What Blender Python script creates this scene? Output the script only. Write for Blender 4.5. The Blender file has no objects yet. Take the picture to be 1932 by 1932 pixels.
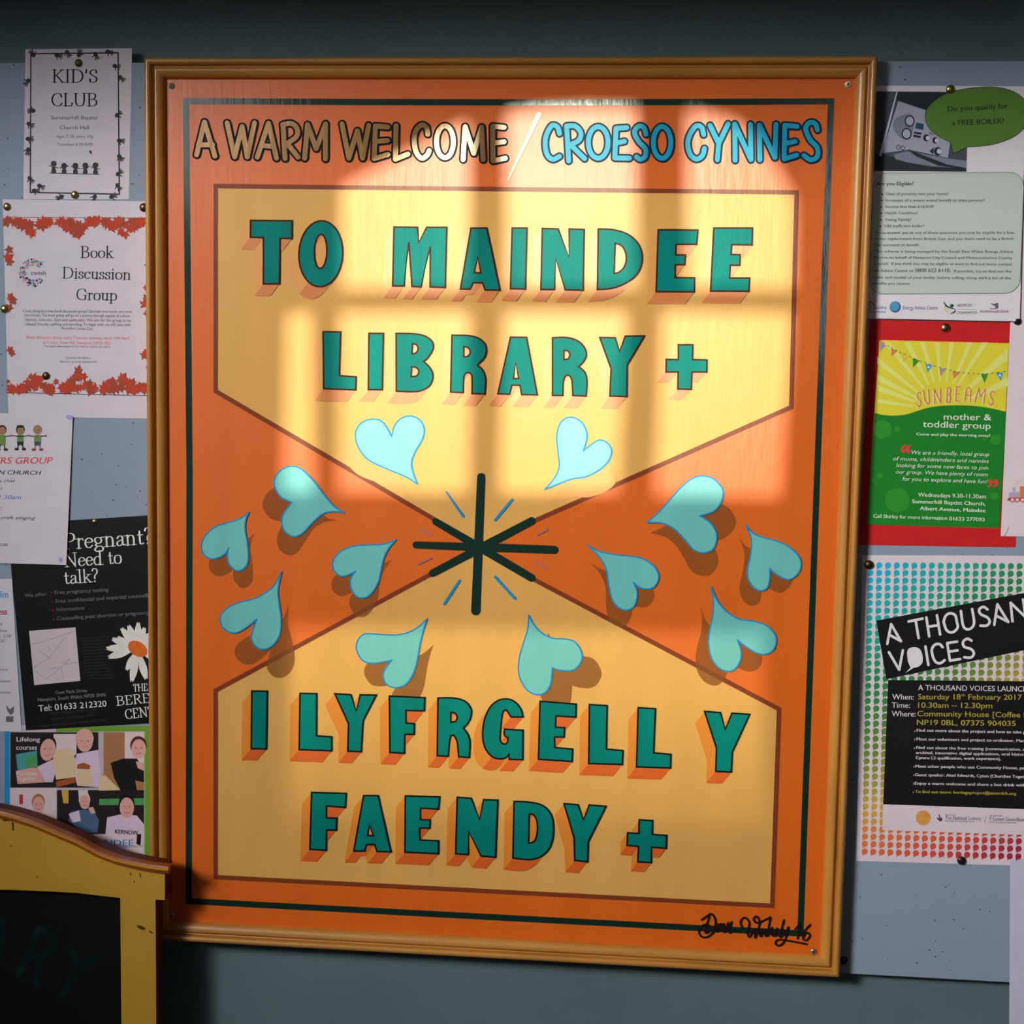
import bpy, bmesh, math, random
from mathutils import Vector, Matrix
from mathutils.geometry import tessellate_polygon

# ------------------------------------------------------------------ scene, camera, light, exposure
scene = bpy.context.scene
COL = scene.collection
ZC = 1.5                                    # height of the sign's centre above the floor
CAM = Vector((0.20265, -1.98001, 0.20572 + ZC))
ROT = Matrix(((0.9955819, -0.0266234, 0.0900436), (0.0921819, 0.0946810, -0.9912306), (0.0178645, 0.9951516, 0.0967168)))
FPX = 2700.0
cd = bpy.data.cameras.new('camera')
cd.sensor_fit = 'HORIZONTAL'; cd.sensor_width = 36.0; cd.lens = 36.0 * FPX / 1932.0
cd.clip_start = 0.05; cd.clip_end = 60
cam = bpy.data.objects.new('camera', cd); COL.objects.link(cam)
cam.matrix_world = Matrix.Translation(CAM) @ ROT.to_4x4()
scene.camera = cam

SUN_AZ, SUN_EL = math.radians(4.0), math.radians(7.0)        # from the left of the viewer, low winter sun
YW = -3.2                                   # inner face of the window wall
SUN_DIR = Vector((math.sin(SUN_AZ) * math.cos(SUN_EL), math.cos(SUN_AZ) * math.cos(SUN_EL), -math.sin(SUN_EL)))
sl = bpy.data.lights.new('sun', 'SUN'); sl.energy = 3.1; sl.angle = math.radians(0.62); sl.color = (1.0, 1.0, 0.80)
sun = bpy.data.objects.new('sun', sl); COL.objects.link(sun)
sun.rotation_euler = SUN_DIR.to_track_quat('-Z', 'Y').to_euler(); sun.location = (-1.5, -6, 4)

def area(name, loc, target, sx, sy, power, color, spread):
    l = bpy.data.lights.new(name, 'AREA'); l.shape = 'RECTANGLE'; l.size = sx; l.size_y = sy
    l.energy = power; l.color = color; l.spread = math.radians(spread)
    o = bpy.data.objects.new(name, l); COL.objects.link(o); o.location = loc
    o.rotation_euler = (Vector(target) - Vector(loc)).to_track_quat('-Z', 'Y').to_euler()
    return o
W2 = (-2.35, 3.05, 0.90, 0.90)              # daylight windows in the wall opposite: centre x, centre z, width, height
W3 = (-1.55, 2.62, 0.70, 0.70)
W4 = (0.92, 2.15, 0.26, 0.80)
area('daylight_far_left', (W2[0], YW - 0.02, W2[1]), (0.84, 0.0, ZC - 0.18), W2[2], W2[3], 16.8, (1.0, 0.98, 0.97), 50)
area('daylight_left', (W3[0], YW - 0.02, W3[1]), (-0.6, 0.0, ZC + 0.4), W3[2], W3[3], 2.0, (1.0, 1.0, 1.0), 150)
area('daylight_right', (W4[0], YW - 0.02, W4[1]), (0.4, 0.0, ZC + 0.1), W4[2], W4[3], 1.7, (0.92, 0.97, 1.0), 150)

w = bpy.data.worlds.new('world'); scene.world = w; w.use_nodes = True
w.node_tree.nodes['Background'].inputs[0].default_value = (0.55, 0.72, 1.0, 1)
w.node_tree.nodes['Background'].inputs[1].default_value = 0.35
scene.view_settings.view_transform = 'Standard'; scene.view_settings.look = 'None'
scene.view_settings.exposure = 0.0; scene.view_settings.gamma = 1.0
scene.view_settings.use_curve_mapping = False
scene.cycles.use_denoising = True
scene.cycles.max_bounces = 6; scene.cycles.diffuse_bounces = 3; scene.cycles.glossy_bounces = 3
scene.cycles.transparent_max_bounces = 12; scene.cycles.caustics_reflective = False; scene.cycles.caustics_refractive = False
scene.cycles.sample_clamp_indirect = 4.0

# ------------------------------------------------------------------ survey: photo measurements -> points on the wall
def at(px, py, y=0.0, plane=None):
    """the point of the wall seen at a photo measurement: on the plane Y = y, or on (point, normal)"""
    d = ROT @ Vector(((px - 966) / FPX, (966 - py) / FPX, -1))
    if plane is None:
        t = (y - CAM.y) / d.y
    else:
        t = (plane[0] - CAM).dot(plane[1]) / d.dot(plane[1])
    return CAM + t * d
def zz(ox, oy, s):                          # a survey crop: its corner and its scale
    def f(pts):
        if isinstance(pts[0], (int, float)): return (ox + pts[0] / s, oy + pts[1] / s)
        return [(ox + x / s, oy + y / s) for x, y in pts]
    f.s = s
    return f

# ------------------------------------------------------------------ materials
def lin(c):
    c = c / 255.0
    return c / 12.92 if c <= 0.04045 else ((c + 0.055) / 1.055) ** 2.4
MATS = {}
def ink(r, g, b, k=0.62):
    return tuple(min(0.93, lin(v) / k) for v in (r, g, b))
def new_mat(name):
    m = bpy.data.materials.new(name); m.use_nodes = True
    MATS[name] = m
    return m, m.node_tree, m.node_tree.nodes['Principled BSDF']
def mat(name, col, rough=0.7, spec=0.3, coat=0.0, coat_rough=0.3, metal=0.0, bump=None, vary=0.0, vscale=8.0, alpha=1.0, stretch=(1, 1, 1)):
    """a procedural paint, paper or ink: base colour with a little mottling, and an optional bump (scale, strength)"""
    if name in MATS: return MATS[name]
    m, nt, p = new_mat(name)
    p.inputs['Roughness'].default_value = rough; p.inputs['Specular IOR Level'].default_value = spec
    p.inputs['Coat Weight'].default_value = coat; p.inputs['Coat Roughness'].default_value = coat_rough
    p.inputs['Metallic'].default_value = metal; p.inputs['Alpha'].default_value = alpha
    p.inputs['Base Color'].default_value = (*col, 1)
    if vary or bump:
        tc = nt.nodes.new('ShaderNodeTexCoord'); mp = nt.nodes.new('ShaderNodeMapping')
        mp.inputs['Scale'].default_value = stretch
        nt.links.new(tc.outputs['Object'], mp.inputs['Vector'])
    if vary:
        n = nt.nodes.new('ShaderNodeTexNoise'); n.inputs['Scale'].default_value = vscale; n.inputs['Detail'].default_value = 6
        nt.links.new(mp.outputs[0], n.inputs['Vector'])
        r = nt.nodes.new('ShaderNodeValToRGB')
        r.color_ramp.elements[0].position = 0.3; r.color_ramp.elements[1].position = 0.7
        r.color_ramp.elements[0].color = (*[c * (1 - vary) for c in col], 1)
        r.color_ramp.elements[1].color = (*[min(0.95, c * (1 + vary)) for c in col], 1)
        nt.links.new(n.outputs['Fac'], r.inputs[0]); nt.links.new(r.outputs[0], p.inputs['Base Color'])
    if bump:
        n2 = nt.nodes.new('ShaderNodeTexNoise'); n2.inputs['Scale'].default_value = bump[0]; n2.inputs['Detail'].default_value = 5
        nt.links.new(mp.outputs[0], n2.inputs['Vector'])
        b = nt.nodes.new('ShaderNodeBump'); b.inputs['Strength'].default_value = bump[1]; b.inputs['Distance'].default_value = 0.002
        nt.links.new(n2.outputs['Fac'], b.inputs['Height']); nt.links.new(b.outputs[0], p.inputs['Normal'])
        if coat: nt.links.new(b.outputs[0], p.inputs['Coat Normal'])
    return m
def paint(name, col, vary=0.06, rough=0.65, metal=0.0, alpha=1.0, bump=(60, 0.13), coat=0.42, cr=0.33):
    m = mat(name, col, rough, 0.2 if coat > 0.3 else 0.08, coat, cr, metal, bump, vary, 9.0, alpha, (2.2, 1, 0.45))
    m.node_tree.nodes['Principled BSDF'].inputs['Coat IOR'].default_value = 1.7
    return m
def wood(name, c0, c1, scale=(1, 1, 1), rough=0.45):
    m, nt, p = new_mat(name)
    tc = nt.nodes.new('ShaderNodeTexCoord'); mp = nt.nodes.new('ShaderNodeMapping'); mp.inputs['Scale'].default_value = scale
    n = nt.nodes.new('ShaderNodeTexNoise'); n.inputs['Scale'].default_value = 14; n.inputs['Detail'].default_value = 8; n.inputs['Distortion'].default_value = 0.6
    r = nt.nodes.new('ShaderNodeValToRGB'); r.color_ramp.elements[0].color = (*c0, 1); r.color_ramp.elements[1].color = (*c1, 1)
    r.color_ramp.elements[0].position = 0.35; r.color_ramp.elements[1].position = 0.65
    nt.links.new(tc.outputs['Object'], mp.inputs['Vector']); nt.links.new(mp.outputs[0], n.inputs['Vector'])
    nt.links.new(n.outputs['Fac'], r.inputs[0]); nt.links.new(r.outputs[0], p.inputs['Base Color'])
    b = nt.nodes.new('ShaderNodeBump'); b.inputs['Strength'].default_value = 0.15; b.inputs['Distance'].default_value = 0.001
    nt.links.new(n.outputs['Fac'], b.inputs['Height']); nt.links.new(b.outputs[0], p.inputs['Normal'])
    p.inputs['Roughness'].default_value = rough; p.inputs['Coat Weight'].default_value = 0.5; p.inputs['Coat Roughness'].default_value = 0.25
    return m
def paper(name, col): return mat(name, col, 0.75, 0.25, vary=0.03, vscale=30, bump=(300, 0.05))
def print_ink(name, col): return mat(name, col, 0.7, 0.25)

def board_mat():                            # pale blue emulsion over fibreboard, pricked all over by old pins
    m, nt, p = new_mat('blue_board_paint')
    tc = nt.nodes.new('ShaderNodeTexCoord')
    v = nt.nodes.new('ShaderNodeTexVoronoi'); v.inputs['Scale'].default_value = 84; v.inputs['Randomness'].default_value = 1.0
    n = nt.nodes.new('ShaderNodeTexNoise'); n.inputs['Scale'].default_value = 7
    c1 = nt.nodes.new('ShaderNodeMath'); c1.operation = 'LESS_THAN'; c1.inputs[1].default_value = 0.092
    c2 = nt.nodes.new('ShaderNodeMath'); c2.operation = 'GREATER_THAN'; c2.inputs[1].default_value = 0.46
    mu = nt.nodes.new('ShaderNodeMath'); mu.operation = 'MULTIPLY'
    mx = nt.nodes.new('ShaderNodeMix'); mx.data_type = 'RGBA'
    base = ink(122, 136, 152)
    mx.inputs[6].default_value = (*base, 1); mx.inputs[7].default_value = (0.05, 0.035, 0.035, 1)
    for a in (v, n): nt.links.new(tc.outputs['Object'], a.inputs['Vector'])
    nt.links.new(v.outputs['Distance'], c1.inputs[0]); nt.links.new(n.outputs['Fac'], c2.inputs[0])
    nt.links.new(c1.outputs[0], mu.inputs[0]); nt.links.new(c2.outputs[0], mu.inputs[1])
    nt.links.new(mu.outputs[0], mx.inputs[0]); nt.links.new(mx.outputs[2], p.inputs['Base Color'])
    n2 = nt.nodes.new('ShaderNodeTexNoise'); n2.inputs['Scale'].default_value = 240; n2.inputs['Detail'].default_value = 4
    b = nt.nodes.new('ShaderNodeBump'); b.inputs['Strength'].default_value = 0.35; b.inputs['Distance'].default_value = 0.002
    nt.links.new(tc.outputs['Object'], n2.inputs['Vector'])
    nt.links.new(n2.outputs['Fac'], b.inputs['Height']); nt.links.new(b.outputs[0], p.inputs['Normal'])
    p.inputs['Roughness'].default_value = 0.8
    return m

# ------------------------------------------------------------------ mesh helpers
def tag(o, label=None, cat=None, group=None, kind=None):
    if label: o['label'] = label
    if cat: o['category'] = cat
    if group: o['group'] = group
    if kind: o['kind'] = kind
    return o
def empty(name, loc, label, cat, group=None):
    o = bpy.data.objects.new(name, None); COL.objects.link(o); o.location = loc; o.empty_display_size = 0.05
    return tag(o, label, cat, group)
class MB:
    """collects faces in world coordinates and links them as one mesh object"""
    def __init__(self): self.v = []; self.f = []; self.mi = []; self.mats = []; self.cols = None
    def add(self, verts, faces, m=0):
        k = len(self.v); self.v += [Vector(a) for a in verts]
        for f in faces: self.f.append([i + k for i in f]); self.mi.append(m)
    def box(self, lo, hi, m=0):
        x0, y0, z0 = lo; x1, y1, z1 = hi
        self.add([(x0,y0,z0),(x1,y0,z0),(x1,y1,z0),(x0,y1,z0),(x0,y0,z1),(x1,y0,z1),(x1,y1,z1),(x0,y1,z1)],
                 [(0,3,2,1),(4,5,6,7),(0,1,5,4),(1,2,6,5),(2,3,7,6),(3,0,4,7)], m)
    def build(self, name, mats, parent=None, smooth=False):
        if not isinstance(mats, (list, tuple)): mats = [mats]
        org = parent.matrix_world.translation.copy() if parent else None
        if org is None:
            lo = [min(a[i] for a in self.v) for i in range(3)]; hi = [max(a[i] for a in self.v) for i in range(3)]
            org = Vector(((lo[0]+hi[0])/2, (lo[1]+hi[1])/2, lo[2]))
        else:
            org = WORLD[parent.name]
        me = bpy.data.meshes.new(name); me.from_pydata([a - org for a in self.v], [], self.f)
        for m in mats: me.materials.append(m)
        if len(mats) > 1: me.polygons.foreach_set('material_index', self.mi)
        if smooth: me.polygons.foreach_set('use_smooth', [True] * len(self.f))
        if self.cols:
            a = me.color_attributes.new('print', 'FLOAT_COLOR', 'POINT')
            for i, c in enumerate(self.cols): a.data[i].color = (*c, 1)
        me.update()
        o = bpy.data.objects.new(name, me); COL.objects.link(o)
        if parent: o.parent = parent; WORLD[o.name] = org
        else: o.location = org; WORLD[o.name] = org
        return o
WORLD = {}                                  # world position of each object's origin, for placing parts
def root(name, loc, label, cat, group=None):
    o = empty(name, loc, label, cat, group); WORLD[o.name] = Vector(loc)
    return o

def area2(p): return sum(p[i][0] * p[(i+1) % len(p)][1] - p[(i+1) % len(p)][0] * p[i][1] for i in range(len(p))) / 2
class Flat:
    """flat marks on one plane (a sheet, the sign): everything is given as photo measurements on that plane"""
    def __init__(self, y=0.0, plane=None, lift=0.0):
        self.mb = MB(); self.y = y; self.plane = plane; self.lift = lift; self.k = 0
    def P(self, p):
        if self.plane is None: return at(p[0], p[1], self.y - self.lift)
        return at(p[0], p[1], plane=(self.plane[0] + self.plane[1] * self.lift, self.plane[1]))
    def fill(self, contours, m=0):
        if not isinstance(contours[0][0], (tuple, list)): contours = [contours]
        allp = [p for c in contours for p in c]
        tris = tessellate_polygon([[Vector((x, y, 0)) for x, y in c] for c in contours])
        fs = []
        for t in tris:
            if area2([allp[i] for i in t]) > 0: t = (t[0], t[2], t[1])      # photo y points down
            fs.append(tuple(t))
        self.mb.add([self.P(p) for p in allp], fs, m)
    def quad(self, a, b, c, d, m=0):
        q = [a, b, c, d]
        if area2(q) > 0: q.reverse()
        self.mb.add([self.P(p) for p in q], [(0, 1, 2, 3)], m)
    def disc(self, c, r, n=14, m=0, ry=None, rot=0.0):
        ry = ry or r; cr, sr = math.cos(rot), math.sin(rot)
        pts = []
        for i in range(n):
            a = -2 * math.pi * i / n
            x, y = r * math.cos(a), ry * math.sin(a)
            pts.append((c[0] + x * cr - y * sr, c[1] + x * sr + y * cr))
        self.mb.add([self.P(p) for p in pts], [tuple(range(n))], m)
    def stroke(self, pts, w, m=0, cap=True, closed=False):
        """a brush stroke of width w (or one width per point) with round joins"""
        n = len(pts); ws = w if isinstance(w, (list, tuple)) else [w] * n; base = self.lift
        for i in range(n if closed else n - 1):
            a, b = pts[i], pts[(i+1) % n]; wa, wb = ws[i], ws[(i+1) % n]
            dx, dy = b[0]-a[0], b[1]-a[1]; l = math.hypot(dx, dy) or 1
            nx, ny = -dy / l, dx / l; self.k += 1; self.lift = base + (self.k % 8) * 6e-6
            self.quad((a[0]+nx*wa/2, a[1]+ny*wa/2), (b[0]+nx*wb/2, b[1]+ny*wb/2), (b[0]-nx*wb/2, b[1]-ny*wb/2), (a[0]-nx*wa/2, a[1]-ny*wa/2), m)
        for i in range(n):
            if (closed or cap or 0 < i < n - 1) and ws[i] > 0.8:
                self.k += 1; self.lift = base + 3e-6 + (self.k % 8) * 6e-6
                self.disc(pts[i], ws[i] / 2, 10 if ws[i] < 8 else 16, m)
        self.lift = base
    def band(self, c, w, m=0):
        """a line of width w along a closed outline, with mitred corners"""
        n = len(c); I, O = [], []
        for i in range(n):
            a, b, d = c[i-1], c[i], c[(i+1) % n]
            u = Vector((b[0]-a[0], b[1]-a[1])); v = Vector((d[0]-b[0], d[1]-b[1]))
            if u.length < 1e-6: u = v
            if v.length < 1e-6: v = u
            u.normalize(); v.normalize()
            n1 = Vector((-u.y, u.x)); n2 = Vector((-v.y, v.x)); mt = n1 + n2
            if mt.length < 0.3: mt = n1.copy()
            mt.normalize(); k = min(1.9, 1 / max(0.3, mt.dot(n1)))
            I.append((b[0] + mt.x*w/2*k, b[1] + mt.y*w/2*k)); O.append((b[0] - mt.x*w/2*k, b[1] - mt.y*w/2*k))
        base = self.lift
        for i in range(n):
            j = (i+1) % n; self.lift = base + (i % 5) * 4e-6; self.quad(I[i], I[j], O[j], O[i], m)
        self.lift = base
    def text(self, s, a, b, h, bold=0.0, shear=0.0, wide=None, m=0):
        """a printed line of text: baseline from a to b, capital height h"""
        v, f, w = glyphs(s, 0.0, shear)
        dx, dy = b[0]-a[0], b[1]-a[1]; l = math.hypot(dx, dy)
        ux, uy = dx / l, dy / l; sx = l / w; sy = h / 0.682
        base = self.lift                        # heavy type: the letters laid down again a hair to either side
        for i, o in enumerate((0.0,) if bold <= 0 else (-bold, bold) if bold < 0.02 else (-bold, 0.0, bold)):
            self.lift = base + i * 5e-6
            self.mb.add([self.P((a[0] + ux*(x+o)*sx + uy*y*sy, a[1] + uy*(x+o)*sx - ux*y*sy)) for x, y in v], f, m)
        self.lift = base
    def serif(self, s, a, b, h, thick=0.135, thin=0.055, m=0):
        dx, dy = b[0]-a[0], b[1]-a[1]; l = math.hypot(dx, dy); ux, uy = dx / l, dy / l
        adv = sum(SERIF[c][0] for c in s); sx = l / adv; k = 0.0
        for c in s:
            wd, strokes, feet = SERIF[c]
            def T(x, y): return (a[0] + ux*(k+x)*sx + uy*y*h, a[1] + uy*(k+x)*sx - ux*y*h)
            for st in strokes:
                p = crom(st[1:], 6) if st[0] == 'c' else list(st[1:])
                ws = []
                for i in range(len(p)):
                    q, r = p[max(0, i-1)], p[min(len(p)-1, i+1)]
                    t = abs(r[1]-q[1]) / (math.hypot(r[0]-q[0], r[1]-q[1]) or 1)
                    up = 0.5 if st[0] == 'd' else 1.0
                    ws.append((thin + (thick - thin) * t * t * up) * h)
                self.stroke([T(*q) for q in p], ws, m)
            for fx, fy in feet:
                self.stroke([T(fx - 0.13, fy), T(fx + 0.13, fy)], thin * h * 0.9, m)
            k += wd
    def build(self, name, mats, parent): return self.mb.build(name, mats, parent)
_font = bpy.data.curves.new('lettering', 'FONT')
_fob = bpy.data.objects.new('lettering', _font); COL.objects.link(_fob)
_cache = {}
def glyphs(s, bold=0.0, shear=0.0):
    key = (s, bold, shear)
    if key not in _cache:
        _font.body = s; _font.offset = bold; _font.shear = shear; _font.resolution_u = 3
        dg = bpy.context.evaluated_depsgraph_get(); dg.update()
        me = bpy.data.meshes.new_from_object(_fob.evaluated_get(dg))
        v = [(q.co.x, q.co.y) for q in me.vertices]; f = []
        for p in me.polygons:
            t = tuple(p.vertices)
            if p.normal.z < 0: t = t[::-1]
            f.append(t)
        bpy.data.meshes.remove(me)
        x0 = min(q[0] for q in v); w = max(q[0] for q in v) - x0
        _cache[key] = ([(x - x0, y) for x, y in v], f, w)
    return _cache[key]
def crom(p, n=8, closed=False):
    """a smooth curve through the points"""
    out = []; k = len(p)
    for i in range(k if closed else k - 1):
        if closed: a, b, c, d = p[i-1], p[i], p[(i+1) % k], p[(i+2) % k]
        else: a, b, c, d = p[max(0, i-1)], p[i], p[i+1], p[min(k-1, i+2)]
        for j in range(n):
            t = j / n; t2, t3 = t*t, t*t*t
            out.append(tuple(0.5 * (2*b[q] + (c[q]-a[q])*t + (2*a[q]-5*b[q]+4*c[q]-d[q])*t2 + (3*b[q]-a[q]-3*c[q]+d[q])*t3) for q in (0, 1)))
    if not closed: out.append(tuple(p[-1]))
    return out
# a roman alphabet drawn with a broad pen: advance, strokes (l line, d light diagonal, c curve), serif feet
SERIF = {
 ' ': (.34, [], []),
 'K': (.80, [('l',(.17,0),(.17,1)), ('d',(.66,1),(.19,.45)), ('l',(.30,.56),(.68,0))], [(.17,0),(.17,1),(.64,1),(.70,0)]),
 'I': (.40, [('l',(.2,0),(.2,1))], [(.2,0),(.2,1)]),
 'D': (.86, [('l',(.17,0),(.17,1)), ('c',(.17,1),(.42,1),(.66,.86),(.76,.5),(.66,.14),(.42,0),(.17,0))], [(.14,0),(.14,1)]),
 "'": (.28, [('l',(.15,1),(.11,.76))], []),
 'S': (.62, [('c',(.50,.76),(.46,.96),(.28,1.0),(.12,.86),(.14,.66),(.34,.5),(.50,.34),(.48,.10),(.28,0),(.12,.04),(.09,.26))], []),
 'C': (.80, [('c',(.70,.74),(.64,.94),(.44,1.0),(.22,.88),(.11,.5),(.22,.12),(.44,0),(.62,.04),(.73,.2))], []),
 'L': (.66, [('l',(.17,0),(.17,1)), ('l',(.17,0),(.56,0),(.60,.22))], [(.17,1),(.14,0)]),
 'U': (.86, [('c',(.17,1),(.17,.4),(.24,.08),(.44,0),(.62,.08),(.70,.4),(.70,1))], [(.17,1),(.70,1)]),
 'B': (.74, [('l',(.17,0),(.17,1)), ('c',(.17,1),(.42,1),(.56,.88),(.52,.64),(.36,.54),(.17,.53)), ('c',(.17,.53),(.44,.52),(.62,.40),(.60,.12),(.40,0),(.17,0))], [(.13,0),(.13,1)]),
 'G': (.86, [('c',(.72,.76),(.66,.94),(.46,1.0),(.22,.88),(.11,.5),(.22,.12),(.46,0),(.62,.03),(.72,.10)), ('l',(.71,.06),(.71,.40))], [(.70,.42)]),
 'P': (.68, [('l',(.17,0),(.17,1)), ('c',(.17,1),(.42,1),(.58,.88),(.58,.62),(.42,.48),(.17,.47))], [(.17,0),(.13,1)]),
 'N': (.88, [('d',(.17,0),(.17,1)), ('l',(.14,1),(.72,0)), ('d',(.71,0),(.71,1))], [(.16,0),(.12,1),(.71,1)]),
 'T': (.72, [('l',(.36,0),(.36,1)), ('l',(.06,.8),(.08,1),(.64,1),(.66,.8))], [(.36,0)]),
 'H': (.90, [('l',(.17,0),(.17,1)), ('l',(.72,0),(.72,1)), ('l',(.17,.52),(.72,.52))], [(.17,0),(.17,1),(.72,0),(.72,1)]),
 'E': (.68, [('l',(.17,0),(.17,1)), ('l',(.17,1),(.54,1),(.56,.82)), ('l',(.17,.53),(.46,.53)), ('l',(.17,0),(.56,0),(.60,.2))], [(.13,0),(.13,1)]),
 'R': (.76, [('l',(.17,0),(.17,1)), ('c',(.17,1),(.42,1),(.56,.88),(.54,.64),(.38,.52),(.17,.51)), ('l',(.36,.51),(.66,0))], [(.17,0),(.13,1),(.70,0)]),
 'o': (.56, [('c',(.28,.62),(.12,.54),(.07,.31),(.12,.08),(.28,0),(.44,.08),(.49,.31),(.44,.54),(.28,.62))], []),
 'k': (.58, [('l',(.14,0),(.14,1.02)), ('d',(.44,.60),(.17,.26)), ('l',(.25,.36),(.50,0))], [(.14,0),(.44,.61),(.52,0)]),
 'i': (.30, [('l',(.15,0),(.15,.62)), ('l',(.15,.86),(.15,.89))], [(.15,0),(.10,.61)]),
 's': (.42, [('c',(.34,.47),(.30,.60),(.18,.62),(.08,.52),(.12,.39),(.24,.32),(.34,.20),(.31,.05),(.19,0),(.09,.03),(.06,.16))], []),
 'c': (.48, [('c',(.42,.46),(.36,.60),(.24,.61),(.11,.52),(.07,.31),(.12,.08),(.27,0),(.43,.12))], []),
 'u': (.60, [('c',(.14,.62),(.14,.2),(.18,.03),(.30,.01),(.44,.13)), ('l',(.45,0),(.45,.62))], [(.09,.61),(.40,.61),(.50,0)]),
 'n': (.62, [('l',(.14,0),(.14,.62)), ('c',(.14,.46),(.24,.60),(.38,.60),(.46,.46),(.46,0))], [(.14,0),(.09,.61),(.46,0)]),
 'r': (.42, [('l',(.14,0),(.14,.62)), ('c',(.14,.44),(.22,.58),(.32,.61),(.38,.54))], [(.14,0),(.09,.61)]),
 'p': (.60, [('l',(.14,-.28),(.14,.62)), ('c',(.14,.46),(.26,.61),(.40,.60),(.51,.42),(.49,.14),(.36,0),(.24,.01),(.14,.1))], [(.14,-.28),(.09,.61)]),
 'e': (.50, [('c',(.08,.34),(.43,.37),(.41,.54),(.27,.62),(.12,.52),(.07,.30),(.13,.07),(.28,0),(.44,.13))], []),
 'g': (.56, [('c',(.26,.62),(.12,.57),(.10,.38),(.20,.24),(.36,.26),(.43,.42),(.38,.58),(.26,.62)), ('c',(.38,.56),(.45,.62),(.54,.60)), ('c',(.20,.24),(.11,.14),(.20,.06),(.40,.04),(.50,-.08),(.42,-.26),(.22,-.29),(.07,-.20),(.10,-.06),(.20,.02))], []),
 'a': (.50, [('c',(.10,.48),(.18,.61),(.32,.60),(.37,.48),(.37,.12),(.42,.02),(.49,.06)), ('c',(.37,.36),(.20,.31),(.08,.20),(.10,.04),(.22,.0),(.37,.12))], []),
 't': (.38, [('c',(.17,.82),(.17,.2),(.20,.04),(.28,.01),(.36,.07)), ('l',(.05,.60),(.34,.60))], []),
 'd': (.60, [('l',(.46,0),(.46,1.02)), ('c',(.46,.50),(.34,.62),(.20,.58),(.08,.40),(.09,.14),(.20,0),(.34,.03),(.46,.13))], [(.52,0),(.41,1.01)]),
 'l': (.30, [('l',(.15,0),(.15,1.02))], [(.15,0),(.10,1.01)]),
 '?': (.46, [('c',(.08,.86),(.14,1.0),(.28,1.0),(.38,.86),(.34,.64),(.22,.48),(.20,.26)), ('l',(.20,.02),(.20,.05))], []),
}
# ------------------------------------------------------------------ the room
plaster = mat('wall_paint', ink(82, 99, 103), 0.85, 0.2, vary=0.10, vscale=5, bump=(120, 0.35))
plain = mat('room_paint', (0.42, 0.42, 0.40), 0.9, 0.2, vary=0.05)
floor_m = wood('floor_boards', (0.10, 0.055, 0.03), (0.16, 0.09, 0.045), (1, 0.15, 1), 0.5)
frame_white = mat('window_paint', (0.55, 0.55, 0.52), 0.5, 0.4, vary=0.04)
def glass_mat(name, fac, tint):
    m, nt, p = new_mat(name)
    out = nt.nodes['Material Output']; tr = nt.nodes.new('ShaderNodeBsdfTransparent'); tr.inputs[0].default_value = (*tint, 1)
    gl = nt.nodes.new('ShaderNodeBsdfGlossy'); gl.inputs['Roughness'].default_value = 0.02
    mx = nt.nodes.new('ShaderNodeMixShader'); mx.inputs[0].default_value = fac
    nt.links.new(tr.outputs[0], mx.inputs[1]); nt.links.new(gl.outputs[0], mx.inputs[2]); nt.links.new(mx.outputs[0], out.inputs[0])
    return m, nt, tr
clear_glass = glass_mat('clear_glass', 0.04, (0.97, 0.97, 0.96))[0]
sun_fade_glass, _nt, _tr = glass_mat('sun_fade_glass', 0.05, (0.3, 0.3, 0.3))  # unseen lower pane: tint shaped to dim and fade its sun patch
_tc = _nt.nodes.new('ShaderNodeTexCoord'); _sp = _nt.nodes.new('ShaderNodeSeparateXYZ')
_rp = _nt.nodes.new('ShaderNodeValToRGB'); _mr = _nt.nodes.new('ShaderNodeMapRange'); _no = _nt.nodes.new('ShaderNodeTexNoise'); _no.inputs['Scale'].default_value = 9
_ad = _nt.nodes.new('ShaderNodeMath'); _ad.operation = 'MULTIPLY_ADD'; _ad.inputs[1].default_value = 0.16
_nt.links.new(_tc.outputs['Object'], _sp.inputs[0]); _nt.links.new(_tc.outputs['Object'], _no.inputs['Vector'])
_mr.inputs['From Min'].default_value = 0.0; _mr.inputs['From Max'].default_value = 0.30
_nt.links.new(_sp.outputs['Z'], _mr.inputs['Value']); _nt.links.new(_no.outputs['Fac'], _ad.inputs[0]); _nt.links.new(_mr.outputs[0], _ad.inputs[2])
_rp.color_ramp.elements[0].position = 0.10; _rp.color_ramp.elements[0].color = (0, 0, 0, 1)
_rp.color_ramp.elements[1].position = 1.0; _rp.color_ramp.elements[1].color = (0.40, 0.37, 0.30, 1)
_nt.links.new(_ad.outputs[0], _rp.inputs[0]); _nt.links.new(_rp.outputs[0], _tr.inputs[0])

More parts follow.
